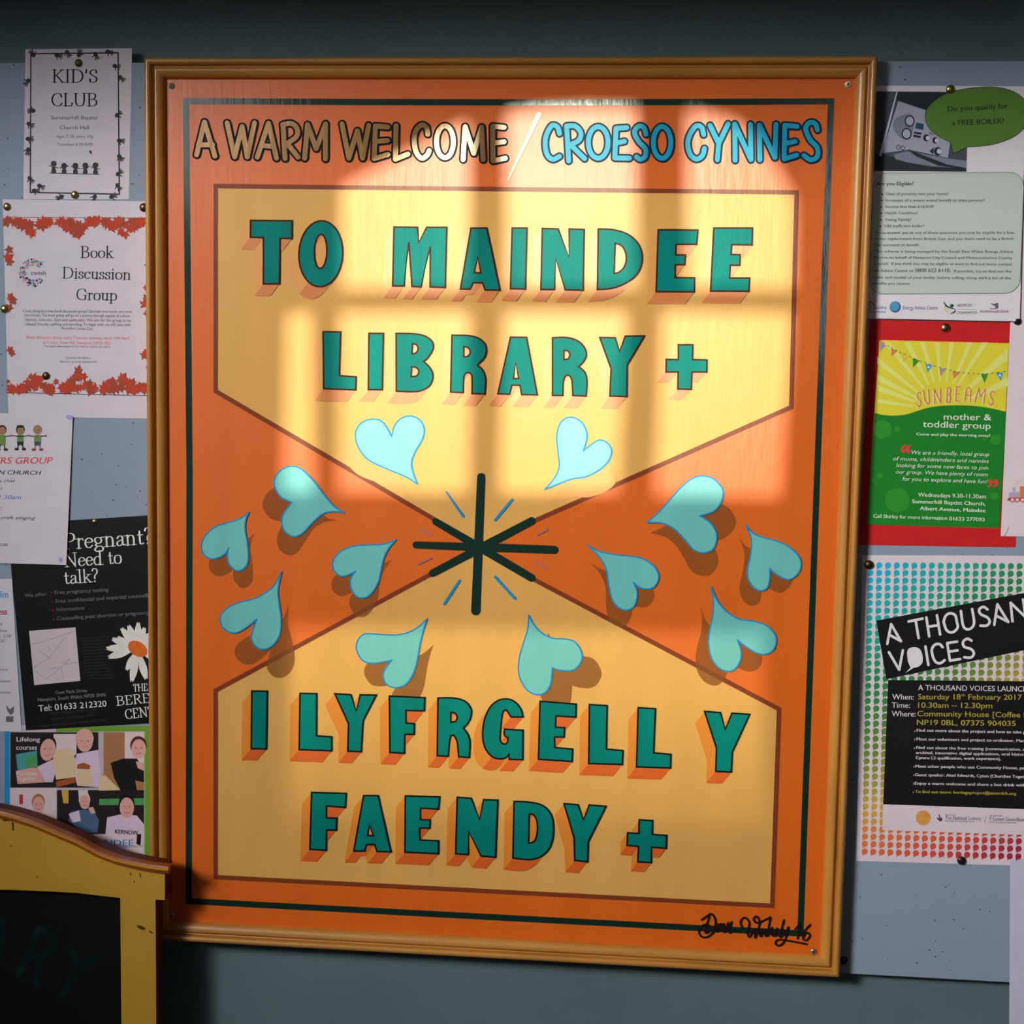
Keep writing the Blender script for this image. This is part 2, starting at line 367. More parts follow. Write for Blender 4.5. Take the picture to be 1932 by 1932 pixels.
def extrude(mb, contours, y0, y1, front=0, side=0):
    """a slab cut to outlines given in the X-Z plane: front face at y0, back face at y1"""
    if not isinstance(contours[0][0], (tuple, list)): contours = [contours]
    allp = [p for c in contours for p in c]; n = len(allp)
    fs, bs = [], []
    for t in tessellate_polygon([[Vector((x, z, 0)) for x, z in c] for c in contours]):
        if area2([allp[i] for i in t]) < 0: t = (t[0], t[2], t[1])
        fs.append(tuple(t)); bs.append(tuple(i + n for i in reversed(t)))
    k = len(mb.v)
    mb.v += [Vector((x, y0, z)) for x, z in allp] + [Vector((x, y1, z)) for x, z in allp]
    for f in fs: mb.f.append([i + k for i in f]); mb.mi.append(front)
    for f in bs: mb.f.append([i + k for i in f]); mb.mi.append(side)
    b = 0
    for ci, c in enumerate(contours):
        m = len(c); ccw = area2(c) > 0
        if ci > 0: ccw = not ccw
        for i in range(m):
            i0, i1 = b + i, b + (i+1) % m
            q = (i0, i0 + n, i1 + n, i1) if ccw and ci == 0 or (ci > 0 and not (area2(c) > 0)) else (i0, i1, i1 + n, i0 + n)
            mb.f.append([j + k for j in q]); mb.mi.append(side)
        b += m
def rect(cx, cz, w_, h_): return [(cx-w_/2, cz-h_/2), (cx+w_/2, cz-h_/2), (cx+w_/2, cz+h_/2), (cx-w_/2, cz+h_/2)]
def struct(o): o['kind'] = 'structure'; return o

RX, RZ = 3.0, 3.7
m_ = MB(); m_.box((-RX, 0.028, 0), (RX, 0.14, RZ)); struct(m_.build('wall_back', plaster))
m_ = MB(); m_.box((-RX, YW - 0.14, -0.1), (RX, 0.14, 0)); struct(m_.build('floor', floor_m))
m_ = MB(); m_.box((-RX, YW - 0.14, RZ), (RX, 0.14, RZ + 0.1)); struct(m_.build('ceiling', plain))
m_ = MB(); m_.box((-RX - 0.12, YW - 0.14, 0), (-RX, 0.14, RZ)); struct(m_.build('wall_left', plain))
m_ = MB(); m_.box((RX, YW - 0.14, 0), (RX + 0.12, 0.14, RZ)); struct(m_.build('wall_right', plain))
m_ = MB(); m_.box((-RX, 0.010, 0), (RX, 0.028, 0.14)); struct(m_.build('baseboard_back', frame_white))
m_ = MB(); m_.box((-RX, -0.70, 2.31), (RX, 0.028, 2.62)); struct(m_.build('added_shade_beam', plain))  # unseen beam, added to shade the top of the wall and sign

# the sun window opposite: its panes are where the patches of sun on the sign come from
YF = YW - 0.05
def back(px, py):
    p = at(px, py, 0.0); q = p - SUN_DIR * ((p.y - YF) / SUN_DIR.y)
    return (q.x, q.z)
PANES = [
    [(645,547),(645,352),(700,322),(770,287),(830,252),(884,228),(886,545)],
    [(957,545),(956,214),(1010,204),(1100,199),(1200,201),(1202,543)],
    [(1296,543),(1298,206),(1380,226),(1430,262),(1470,325),(1499,380),(1498,546)],
    [(541,590),(587,590),(592,930),(534,929)],
    [(642,588),(886,588),(884,930),(639,930)],
    [(953,588),(1183,588),(1165,932),(943,931)],
    [(1251,588),(1494,590),(1472,939),(1236,936)],
    [(545,1179),(1440,1193),(1446,1560),(545,1545)]]
panes = [[back(*p) for p in c] for c in PANES]
xs = [p[0] for c in panes for p in c]; zs = [p[1] for c in panes for p in c]
arch = [back(*p) for p in [(600,318),(690,262),(800,212),(930,172),(1080,158),(1230,164),(1380,188),(1480,245),(1545,330)]]
opening = [(min(xs) - 0.06, min(zs) - 0.06), (max(xs) + 0.07, min(zs) - 0.06), (max(xs) + 0.07, arch[-1][1])] + arch[::-1][1:-1] + [(min(xs) - 0.06, arch[0][1])]
ops = [rect(*q) for q in (W2, W3, W4)]
m_ = MB(); extrude(m_, [[(-RX, 0), (RX, 0), (RX, RZ), (-RX, RZ)], opening] + ops, YW - 0.12, YW); struct(m_.build('wall_front', plain))
m_ = MB(); extrude(m_, [opening] + panes, YF - 0.012, YF + 0.012); win1 = struct(m_.build('window_1', frame_white))
for i, c in enumerate(panes):
    m_ = MB(); m_.add([(x, YF, z) for x, z in c], [tuple(range(len(c)))]); m_.build('pane', sun_fade_glass if i == 7 else clear_glass, win1)
for k, (cx, cz, ww, hh) in enumerate((W2, W3, W4)):
    m_ = MB(); extrude(m_, [rect(cx, cz, ww, hh), rect(cx, cz, ww - 0.06, hh - 0.06)], YW - 0.012, YW + 0.012)
    struct(m_.build('window_%d' % (k + 2), frame_white))

# ------------------------------------------------------------------ the pin board on the wall
YB = 0.010
bt = at(966, 117, YB).z; bl = at(1590, 1836, YB).z
m_ = MB(); m_.box((-1.35, YB, bl), (1.45, 0.0279, bt))
tag(m_.build('pin_board', board_mat()), 'large pale blue painted pin board speckled with pin holes behind all the notices', 'pin board')

# ------------------------------------------------------------------ the painted sign
W_, H_ = 0.94, 0.94 * 1.2825
orange = paint('orange_paint', ink(195, 89, 16), 0.05, coat=0.5)
cream = paint('cream_paint', ink(196, 147, 76), 0.05, coat=0.25)
brown = paint('brown_paint', ink(112, 50, 26), 0.05, coat=0.25)
green = paint('dark_green_paint', ink(0, 36, 27), 0.12, coat=0.75, cr=0.14)
teal = paint('teal_paint', ink(0, 108, 99), 0.14, coat=0.03)
edge_line = paint('dark_line_paint', ink(58, 22, 12), 0.05, coat=0.04)
edge_dark = paint('black_line_paint', ink(10, 16, 18), 0.05, coat=0.04)
shade_hi = paint('pale_orange_glaze', ink(206, 138, 68), 0.05)
shade_hi2 = paint('pale_brown_glaze', ink(186, 110, 56), 0.05)
shade_lo = paint('bright_orange_glaze', ink(222, 118, 36), 0.05)
shade_lo2 = paint('burnt_orange_glaze', ink(190, 84, 24), 0.05)
bronze = paint('bronze_paint', ink(116, 84, 44), 0.14, 0.34, 0.5, coat=0.5, cr=0.2)
gold = paint('gold_paint', ink(210, 178, 112), 0.06, 0.4, 0.2)
blue = paint('blue_paint', ink(24, 138, 166), 0.10, coat=0.12)
blue_line = paint('navy_line_paint', ink(14, 32, 54), 0.05, coat=0.04)
aqua = paint('aqua_paint', ink(94, 168, 162), 0.07, coat=0.5)
aqua_line = paint('cyan_line_paint', ink(20, 122, 172), 0.05, coat=0.1)
mauve = paint('mauve_paint', ink(128, 96, 120), 0.05)
glaze = paint('brown_shadow_glaze', ink(132, 78, 32), 0.04, alpha=0.62, coat=0.25)
sign_black = paint('signature_paint', ink(24, 8, 6), 0.05)
oak = wood('varnished_wood', ink(150, 100, 38), ink(170, 118, 48), (3, 1, 0.25))
oak_h = wood('varnished_wood_across', ink(150, 100, 38), ink(170, 118, 48), (0.25, 1, 3))
steel = mat('steel', (0.45, 0.43, 0.38), 0.35, 0.5, metal=0.8, vary=0.1)
bright = mat('bright_zinc', (0.85, 0.82, 0.74), 0.4, 0.5, metal=0.2)
dark = mat('dark_metal', (0.03, 0.03, 0.03), 0.5, 0.4)

SIGN = root('painted_sign', (0, 0.0085, ZC - H_/2), 'big orange hand-painted bilingual library welcome sign in a moulded wooden frame', 'sign')
m_ = MB(); m_.box((-W_/2, 0, ZC - H_/2), (W_/2, 0.0085, ZC + H_/2)); m_.build('panel', orange, SIGN)
PROF = [(0, .0085), (0, -.003), (.002, -.0075), (.006, -.0105), (.0105, -.0115), (.0125, -.0105), (.0135, -.0075), (.0165, -.0068),
        (.0175, -.0125), (.0195, -.0150), (.0225, -.0155), (.0250, -.0140), (.0268, -.0100), (.0268, .0085)]
PROF = PROF[:2] + crom(PROF[1:-1], 4)[1:-1] + PROF[-2:]
CR = [(-W_/2, ZC + H_/2, -1, 1), (W_/2, ZC + H_/2, 1, 1), (W_/2, ZC - H_/2, 1, -1), (-W_/2, ZC - H_/2, -1, -1)]
for k in range(4):
    a, b = CR[k], CR[(k+1) % 4]; m_ = MB(); n = len(PROF)
    m_.add([(c[0] + c[2]*t, h, c[1] + c[3]*t) for c in (a, b) for t, h in PROF],
           [(i, (i+1) % n, n + (i+1) % n, n + i) for i in range(n)] + [tuple(range(n - 1, -1, -1)), tuple(range(n, 2*n))])
    m_.build('frame_rail', oak_h if k % 2 == 0 else oak, SIGN)
LAY = 0.0002
def layer(k): return Flat(0.0, lift=k * LAY)
f = layer(1)
UP = [(407,351),(1503,363),(1493,768),(1010,982),(903,1033),(818,979),(407,738)]
LO = [(905,1035),(1005,1092),(1470,1338),(1457,1709),(407,1655),(407,1303),(812,1084)]
f.fill(UP); cu = f.build('cream_panel', cream, SIGN)
f = layer(1); f.fill(LO); cl = f.build('cream_panel', cream, SIGN)
f = layer(2); f.band(UP, 8.5); f.build('panel_border', brown, cu)
f = layer(2); f.band(LO, 8.5); f.build('panel_border', brown, cl)
f = layer(2); f.band([(350.6,190.5),(680,192.5),(1028,193.3),(1330,192.3),(1568,191),(1541.8,890),(1510,1761),(950,1731.5),(356,1700),(357.5,890)], 11.5)
f.build('border_line', green, SIGN)

def smooth(c, lim=50):
    """round the gentle corners of an outline, keep the sharp ones"""
    n = len(c); sharp = []
    for i in range(n):
        a, b, d = c[i-1], c[i], c[(i+1) % n]
        u = math.atan2(b[1]-a[1], b[0]-a[0]); v = math.atan2(d[1]-b[1], d[0]-b[0])
        t = abs((v - u + math.pi) % (2*math.pi) - math.pi)
        la, lb = math.hypot(b[0]-a[0], b[1]-a[1]), math.hypot(d[0]-b[0], d[1]-b[1])
        sharp.append(math.degrees(t) > lim or (math.degrees(t) > 20 and max(la, lb) > 3.2 * min(la, lb) and min(la, lb) < 4))
    if not any(sharp): return crom(c, 5, True)
    s = sharp.index(True); c = c[s:] + c[:s]; sharp = sharp[s:] + sharp[:s]
    out = []; run = [c[0]]
    for i in range(1, n + 1):
        run.append(c[i % n])
        if sharp[i % n]:
            out += run[:1] if len(run) == 2 else crom(run, 5)[:-1]
            run = [c[i % n]]
    return out
def oval(cx, cy, rx, ry, tilt=0.0, n=30):
    ct, st = math.cos(tilt), math.sin(tilt)
    return [(cx + rx*math.cos(2*math.pi*i/n)*ct - ry*math.sin(2*math.pi*i/n)*st, cy + rx*math.cos(2*math.pi*i/n)*st + ry*math.sin(2*math.pi*i/n)*ct) for i in range(n)]
def block_letter(z, outer, holes=(), off=(-17, 23), hi=shade_hi, lo=shade_hi2, line=edge_line, rnd=False):
    """a painted block letter: green face, thin dark outline, painted block shade falling to the lower left"""
    outer = z(outer); holes = [z(h) for h in holes]
    if rnd: outer = smooth(outer); holes = [smooth(h) for h in holes]
    g = layer(6); g.fill([outer] + list(holes)); face = g.build('letter', teal, SIGN)
    g = layer(7)
    for c in [outer] + list(holes): g.band(c, 3.2)
    g.build('letter_outline', line, face)
    g = MB(); g1, g2 = layer(4), layer(5); g1.mb = g2.mb = g
    for ci, c in enumerate([outer] + list(holes)):
        s = 1 if area2(c) > 0 else -1
        if ci: s = -s
        for i in range(len(c)):
            a, b = c[i], c[(i+1) % len(c)]
            nx, ny = (b[1]-a[1]) * s, -(b[0]-a[0]) * s            # outward normal, photo y down
            if nx*off[0] + ny*off[1] > 1e-6:
                l = math.hypot(nx, ny) or 1; q = (a, b, (b[0]+off[0], b[1]+off[1]), (a[0]+off[0], a[1]+off[1]))
                g1.lift += 1.5e-6; g2.lift += 1.5e-6
                if ny / l > 0.80: g2.quad(*q, m=1)
                else: g1.quad(*q, m=0)
    if holes:                                  # the counters are filled by the shade of their far sides
        g3 = layer(3); g3.mb = g
        for h in holes: g3.fill(h, 0)
    g.build('block_shade', [hi, lo], face)
A = zz(440, 390, 3.864); B = zz(860, 390, 3.22); Cz = zz(580, 600, 4.83); D = zz(920, 600, 4.293)
block_letter(A, [(127,100),(428,103),(427,232),(342,230),(336,562),(220,562),(220,225),(125,222)])
block_letter(A, oval(638,343,160,241,0.05), [oval(637,326,46,125,0.03)])
block_letter(A, [(1172,148),(1343,150),(1352,262),(1410,150),(1557,150),(1545,588),(1435,585),(1437,290),(1370,585),(1303,582),(1280,258),(1247,578),(1162,577)])
block_letter(B, [(92,130),(187,130),(268,507),(178,505),(162,462),(105,462),(88,500),(28,500)], [[(133,303),(112,400),(152,402)]])
block_letter(B, [(342,130),(432,130),(423,500),(332,498)])
block_letter(B, [(525,132),(622,135),(687,305),(688,135),(780,138),(773,507),(665,505),(607,318),(600,503),(517,503)])
block_letter(B, [(865,135),(960,140),(1050,170),(1110,228),(1132,300),(1120,375),(1080,432),(1010,475),(940,497),(860,503)], [[(968,222),(1005,235),(1030,275),(1035,325),(1020,370),(990,398),(962,405)]], rnd=True)
block_letter(B, [(1230,140),(1470,142),(1463,228),(1338,228),(1335,293),(1395,293),(1390,352),(1333,352),(1332,430),(1450,432),(1448,517),(1217,515)])
block_letter(B, [(1567,130),(1803,130),(1800,232),(1677,230),(1672,290),(1728,292),(1725,355),(1668,355),(1663,433),(1785,433),(1780,513),(1548,512)])
block_letter(Cz, [(143,125),(302,127),(290,525),(443,537),(440,655),(148,643)])
block_letter(Cz, [(560,140),(692,140),(682,653),(555,652)])
block_letter(Cz, [(808,140),(960,143),(1060,160),(1125,200),(1148,250),(1135,305),(1095,365),(1058,397),(1110,445),(1140,500),(1140,560),(1110,620),(1040,660),(950,672),(810,665)],
             [[(958,235),(990,240),(1008,268),(1003,300),(980,322),(952,325)], [(950,445),(990,450),(1015,478),(1010,510),(985,530),(945,533)]], rnd=True)
block_letter(Cz, [(1317,157),(1460,160),(1550,180),(1612,230),(1630,295),(1612,360),(1548,428),(1595,475),(1620,540),(1622,600),(1615,692),(1500,688),(1500,540),(1485,505),(1465,497),(1440,508),(1425,550),(1420,680),(1305,675)],
             [[(1425,262),(1460,268),(1483,300),(1475,335),(1450,352),(1425,353)]], rnd=True)
block_letter(D, [(185,155),(315,157),(402,622),(275,620),(262,545),(197,543),(178,618),(83,613)], [[(227,360),(208,490),(252,490)]])
block_letter(D, [(525,160),(640,158),(730,185),(785,240),(800,300),(780,350),(737,393),(785,435),(803,490),(803,560),(797,632),(690,628),(683,510),(665,470),(645,462),(625,480),(613,530),(610,627),(525,627)],
             [[(618,262),(650,265),(668,295),(655,330),(618,338)]], rnd=True)
block_letter(D, [(908,158),(1033,160),(1068,270),(1115,147),(1268,145),(1130,380),(1127,635),(990,632),(1000,410)])
block_letter(D, [(1545,217),(1662,217),(1660,337),(1777,340),(1775,437),(1655,437),(1650,577),(1540,575),(1543,437),(1445,437),(1447,335),(1545,337)], off=(-17, 20))
K3 = dict(hi=shade_lo, lo=shade_lo2, line=edge_dark, off=(-18, 22))
E_ = zz(440, 1150, 3.7154); F_ = zz(900, 1150, 3.5127); G_ = zz(550, 1470, 4.83); H2 = zz(900, 1480, 4.83)
block_letter(E_, [(130,572),(238,573),(232,977),(126,975)], **K3)
block_letter(E_, [(468,588),(585,590),(583,885),(690,893),(690,990),(462,982)], **K3)
block_letter(E_, [(712,590),(825,597),(862,712),(890,598),(1003,600),(910,780),(897,997),(803,993),(808,800)], **K3)
block_letter(E_, [(1095,607),(1343,618),(1340,710),(1210,708),(1212,797),(1270,800),(1268,875),(1203,875),(1200,1008),(1098,1002)], **K3)
block_letter(E_, [(1435,620),(1540,620),(1620,640),(1665,690),(1668,740),(1650,790),(1613,832),(1645,875),(1660,930),(1655,1037),(1580,1032),(1570,930),(1545,880),(1525,885),(1515,940),(1508,1028),(1430,1025)],
             [[(1525,722),(1555,727),(1572,755),(1560,785),(1525,790)]], rnd=True, **K3)
block_letter(F_, [(305,712),(225,712),(205,680),(190,665),(175,672),(165,710),(157,790),(153,860),(165,885),(185,893),(200,880),(205,848),(190,842),(180,825),(182,793),(305,800),(303,995),(213,993),(212,960),(190,982),(150,990),(100,975),(60,930),(40,870),(38,800),(52,720),(85,650),(130,608),(180,593),(230,600),(270,630),(295,670)], rnd=True, **K3)
block_letter(F_, [(418,608),(657,627),(655,713),(523,705),(520,780),(580,783),(577,845),(513,845),(515,915),(633,925),(630,1007),(407,992)], **K3)
block_letter(F_, [(745,630),(862,637),(857,925),(967,935),(963,1027),(740,1020)], **K3)
block_letter(F_, [(1068,650),(1183,658),(1170,950),(1285,960),(1282,1050),(1057,1043)], **K3)
block_letter(F_, [(1508,675),(1613,683),(1645,795),(1690,687),(1807,695),(1692,945),(1685,1077),(1582,1072),(1587,920)], **K3)
block_letter(G_, [(183,122),(497,130),(490,257),(318,245),(318,353),(412,357),(407,465),(320,463),(315,648),(167,640)], **K3)
block_letter(G_, [(657,150),(790,150),(905,663),(780,660),(757,597),(682,597),(668,655),(567,655)], [[(710,415),(692,513),(747,517)]], **K3)
block_letter(G_, [(1037,153),(1350,162),(1340,272),(1175,265),(1175,370),(1263,372),(1258,447),(1168,445),(1170,555),(1340,563),(1338,680),(1033,665)], **K3)
block_letter(G_, [(1510,165),(1638,175),(1713,370),(1750,187),(1880,192),(1858,712),(1727,700),(1613,475),(1612,688),(1495,680)], **K3)
block_letter(H2, [(337,155),(460,160),(570,180),(640,225),(685,300),(697,390),(690,490),(660,580),(600,645),(520,680),(440,683),(327,670)], [[(475,270),(510,275),(537,310),(550,370),(548,440),(530,505),(500,530),(470,533)]], rnd=True, **K3)
block_letter(H2, [(793,175),(920,185),(970,322),(1023,187),(1175,200),(1013,520),(1007,705),(890,692),(885,490)], **K3)
block_letter(H2, [(1478,322),(1600,330),(1595,455),(1727,465),(1722,582),(1590,572),(1587,712),(1465,705),(1472,565),(1367,555),(1372,440),(1475,447)], **{**K3, 'off': (-13, 18)})

def brush_letter(z, strokes, m, line, w=9.2, lw=16, curved=()):
    ss = [z(crom(s, 6) if i in curved else s) for i, s in enumerate(strokes)]
    g = layer(6)
    for s in ss: g.stroke(s, w)
    face = g.build('letter', m, SIGN)
    g = layer(5)
    for s in ss: g.stroke(s, lw)
    g.build('letter_outline', line, face)
def ring(cx, cy, rx, ry, tilt=0.0): return oval(cx, cy, rx, ry, tilt, 26) + oval(cx, cy, rx, ry, tilt, 26)[:1]
z1 = zz(330, 160, 3.864); z2 = zz(780, 160, 3.864); z3 = zz(1180, 100, 3.864)
BR = dict(m=bronze, line=edge_dark)
brush_letter(z1, [[(158,510),(215,272),(292,520)], [(172,437),(275,437)]], **BR)
brush_letter(z1, [[(380,278),(435,525),(490,305),(527,525),(580,278)]], **BR)
brush_letter(z1, [[(600,528),(682,280),(740,535)], [(638,442),(715,450)]], **BR)
brush_letter(z1, [[(788,290),(803,538)], [(785,290),(850,282),(890,320),(885,378),(810,432)], [(822,432),(898,528)]], curved=(1,), **BR)
brush_letter(z1, [[(945,535),(967,290),(1030,465),(1098,285),(1097,540)]], **BR)
brush_letter(z1, [[(1218,285),(1268,535),(1330,335),(1368,535),(1412,295)]], **BR)
brush_letter(z1, [[(1552,308),(1462,300),(1452,538),(1552,508)], [(1457,415),(1550,405)]], **BR)
brush_letter(z1, [[(1612,298),(1607,542),(1698,505)]], **BR)
brush_letter(z2, [[(105,360),(95,312),(62,292),(20,330),(5,400),(20,490),(60,535),(100,512),(115,480)]], curved=(0,), **BR)
brush_letter(z2, [ring(230, 415, 62, 116)], **BR)
brush_letter(z2, [[(362,545),(377,305),(440,500),(497,308),(508,545)]], **BR)
brush_letter(z2, [[(660,310),(578,302),(580,555),(670,535)], [(582,425),(660,415)]], **BR)
g = layer(6); g.stroke(z2([(915,215),(805,450),(690,693)]), [8.5, 5.5, 2.2]); sla = g.build('letter', gold, SIGN)
g = layer(5); g.stroke(z2([(915,215),(805,450),(690,693)]), [10, 7, 3.5]); g.build('letter_outline', shade_hi2, sla)
BL = dict(m=blue, line=blue_line, lw=16)
brush_letter(z2, [[(1065,355),(1050,308),(1010,297),(972,360),(960,430),(975,508),(1015,543),(1065,522)]], curved=(0,), **BL)
brush_letter(z2, [[(1117,305),(1132,555)], [(1117,300),(1180,302),(1220,350),(1205,405),(1142,437)], [(1150,442),(1248,538)]], curved=(1,), **BL)
brush_letter(z2, [ring(1347, 420, 72, 115)], **BL)
brush_letter(z2, [[(1555,312),(1477,317),(1468,533),(1575,535)], [(1477,425),(1538,412)]], **BL)
brush_letter(z2, [[(1695,360),(1680,312),(1642,302),(1612,345),(1640,410),(1690,465),(1690,520),(1655,543),(1627,525)]], curved=(0,), **BL)
brush_letter(z2, [ring(1813, 420, 64, 116)], **BL)
brush_letter(z3, [[(570,595),(555,542),(515,532),(472,590),(454,660),(472,738),(515,773),(560,750),(576,697)]], curved=(0,), **BL)
brush_letter(z3, [[(617,528),(680,660)], [(748,518),(680,660),(670,778)]], **BL)
brush_letter(z3, [[(800,782),(797,518),(915,777),(912,520)]], **BL)
brush_letter(z3, [[(980,778),(977,525),(1090,762),(1098,520)]], **BL)
brush_letter(z3, [[(1252,535),(1162,527),(1157,772),(1248,745)], [(1162,660),(1238,645)]], **BL)
brush_letter(z3, [[(1400,560),(1385,517),(1345,507),(1314,550),(1345,630),(1398,690),(1398,755),(1350,778),(1302,747)]], curved=(0,), **BL)

# the hearts, each with its painted shadow (found from three matching points of heart and shadow)
def heart(z, s1, s2, src, dst, gl=None):
    tip = s1[0]; notch = s1[-1]
    c = z(crom(s1, 5)[:-1] + crom([notch] + s2 + [tip], 5)[:-1])
    g = layer(6); g.fill(c); h = g.build('heart', aqua, SIGN)
    g = layer(7); g.band(c, 2.6); g.build('heart_outline', aqua_line, h)
    M = Matrix([[p[0], p[1], 1] for p in z(src)]); Mi = M.inverted()
    ax = Mi @ Vector([p[0] for p in z(dst)]); ay = Mi @ Vector([p[1] for p in z(dst)])
    g = layer(3); g.fill([(ax[0]*x + ax[1]*y + ax[2], ay[0]*x + ay[1]*y + ay[2]) for x, y in c]); g.build('heart_shadow', gl or glaze, h)
za = zz(620, 760, 3.22); zb = zz(350, 850, 4.391); zd = zz(1090, 880, 4.391)
heart(za, [(540,495),(470,450),(350,400),(240,345),(180,270),(162,190),(190,130),(250,100),(310,105),(350,145),(382,205)], [(400,140),(440,95),(500,80),(555,105),(580,160),(570,220),(530,290),(503,360),(515,430)],
      [(540,495),(162,190),(580,160)], [(485,560),(95,305),(500,265)], shade_hi)
heart(za, [(1312,527),(1370,460),(1400,390),(1395,310),(1385,210),(1400,140),(1430,100),(1480,88),(1535,115),(1565,170),(1567,225),(1548,292)], [(1600,250),(1650,225),(1700,250),(1720,300),(1695,360),(1640,410),(1560,450),(1470,465)],
      [(1312,527),(1720,300),(1385,200)], [(1325,612),(1752,460),(1410,330)], shade_hi)
heart(zb, [(1315,512),(1240,470),(1150,370),(1060,250),(960,155),(870,130),(780,170),(733,250),(745,320),(790,385),(880,430)], [(815,520),(797,590),(820,665),(890,712),(960,690),(1040,610),(1120,535),(1200,507)],
      [(1315,512),(733,250),(890,712)], [(1250,578),(637,450),(870,868)])
heart(zb, [(525,512),(450,565),(340,600),(240,635),(160,710),(130,790),(150,860),(210,898),(290,880),(340,840),(358,805)], [(345,870),(360,940),(410,990),(460,990),(505,950),(520,880),(510,760),(492,650),(500,570)],
      [(525,512),(210,898),(435,997)], [(570,690),(265,1040),(475,1140)])
heart(zb, [(1742,740),(1640,775),(1510,782),(1390,792),(1280,840),(1220,920),(1230,995),(1290,1040),(1350,1030),(1412,998)], [(1370,1060),(1370,1140),(1420,1210),(1490,1218),(1550,1170),(1600,1080),(1625,960),(1650,870),(1690,800)],
      [(1742,740),(1218,940),(1470,1220)], [(1710,905),(1208,1110),(1465,1378)])
heart(zb, [(795,1000),(740,1110),(660,1180),(560,1230),(440,1260),(340,1310),(288,1385),(305,1460),(360,1505),(430,1508),(510,1460),(592,1395)], [(560,1480),(545,1560),(590,1630),(660,1645),(730,1605),(780,1520),(790,1400),(775,1270),(765,1160)],
      [(795,1000),(288,1385),(655,1648)], [(855,1270),(405,1660),(795,1885)])
heart(E_, [(1360,65),(1300,120),(1240,155),(1150,178),(1040,175),(930,170),(880,205),(862,265),(885,330),(930,370),(1010,375),(1112,355)], [(1070,410),(1050,460),(1070,520),(1130,548),(1200,530),(1250,470),(1285,380),(1310,240),(1335,140)],
      [(1360,65),(862,265),(1140,548)], [(1405,245),(917,440),(1200,690)])
heart(F_, [(343,38),(335,130),(305,230),(280,320),(275,410),(295,480),(340,540),(400,565),(450,550),(485,500),(495,440),(500,388)], [(550,402),(620,405),(670,375),(697,315),(680,255),(640,210),(580,195),(500,190),(430,155),(380,105)],
      [(343,38),(697,315),(400,565)], [(471,153),(825,430),(535,682)])
heart(zd, [(575,465),(660,390),(760,280),(860,170),(950,100),(1030,78),(1120,100),(1190,170),(1205,230),(1180,310),(1120,375),(1010,410)], [(1090,460),(1140,530),(1150,610),(1115,690),(1040,715),(960,690),(890,610),(800,520),(700,470)],
      [(575,465),(1205,230),(1040,715)], [(600,550),(1305,490),(1010,903)])
heart(zd, [(80,650),(170,700),(280,725),(400,740),(510,755),(600,800),(655,860),(670,930),(630,1000),(570,1015),(510,1000),(460,962)], [(490,1030),(490,1090),(465,1160),(410,1190),(340,1170),(285,1100),(255,980),(235,850),(170,740)],
      [(80,650),(670,930),(405,1190)], [(105,795),(630,1090),(350,1327)])
heart(zd, [(1388,480),(1450,550),(1540,590),(1640,615),(1740,660),(1820,730),(1850,800),(1830,880),(1760,935),(1690,920),(1620,875),(1592,845)], [(1590,930),(1570,1005),(1520,1030),(1460,1005),(1415,940),(1405,860),(1430,740),(1440,630),(1425,560)],
      [(1388,480),(1760,935),(1520,1030)], [(1335,590),(1690,1045),(1450,1155)])
heart(zd, [(1105,990),(1150,1100),(1230,1200),(1340,1265),(1450,1280),(1550,1310),(1620,1370),(1645,1440),(1620,1520),(1550,1558),(1470,1540),(1390,1490),(1322,1438)], [(1352,1530),(1345,1610),(1300,1680),(1240,1698),(1165,1665),(1105,1580),(1083,1460),(1095,1340),(1120,1220),(1122,1090)],
      [(1105,990),(1240,1698),(1550,1558)], [(1015,1160),(1120,1815),(1430,1700)])

zc = zz(740, 870, 5.367)
STAR = []
for a, b, wa, wb in [((900,160),(845,1515),15,17), ((240,848),(1640,897),13,15), ((440,612),(1410,1182),13.5,15), ((1412,605),(408,1135),14.5,14)]:
    g = layer(6 + 0.1 * len(STAR)); mid = ((a[0]+b[0])/2, (a[1]+b[1])/2); g.stroke(zc([a, mid, b]), [wa, 16, wb]); STAR.append(g.build('star_arm', green, SIGN))
for a, b, wa, wb, mm in [((545,310),(718,560),2.5,5,aqua_line), ((1215,390),(1042,597),5,5,aqua_line), ((680,1212),(527,1447),5,5,aqua_line), ((1042,1172),(1243,1392),5,5,aqua_line),
                         ((268,690),(402,753),2.6,2.6,mauve), ((265,1045),(398,980),2.6,2.6,mauve), ((1468,750),(1574,692),2.6,2.6,mauve), ((1442,1017),(1572,1087),2.6,2.6,mauve)]:
    g = layer(6); g.stroke(zc([a, b]), [wa, wb]); g.build('ray', mm, SIGN)
zs_ = zz(1290, 1660, 6.0375)
g = layer(8)
for s in [[(205,455),(260,415),(310,388),(350,430),(362,500),(335,590),(280,645),(220,655),(180,620),(175,570),(210,520),(270,510),(320,555),(335,605)], [(292,405),(265,500),(243,600),(285,590)],
          [(365,590),(395,505),(380,590),(425,500),(435,590),(455,500),(468,600),(505,490),(515,545)], [(505,565),(545,480),(520,600),(580,575)],
          [(670,550),(645,480),(690,430),(740,470),(742,530),(722,600),(752,650),(800,560),(815,660),(860,510),(850,440),(820,415),(795,450),(830,490),(900,470),(985,425)],
          [(905,560),(865,600),(880,645),(915,570),(930,640)], [(988,430),(950,640),(1010,545),(978,590),(1022,640)], [(1030,605),(1065,555),(1038,640),(1085,615)], [(1140,460),(1095,640),(1122,640)],
          [(1128,560),(1142,630),(1192,540),(1152,690),(1090,750),(1042,722),(1080,682),(1180,692),(1310,715),(1400,732)], [(1270,560),(1325,515),(1295,670)], [(1440,510),(1372,590),(1360,670),(1400,687),(1436,632),(1402,600),(1366,640)]]:
    g.stroke(zs_(crom(s, 5)), 3.6)
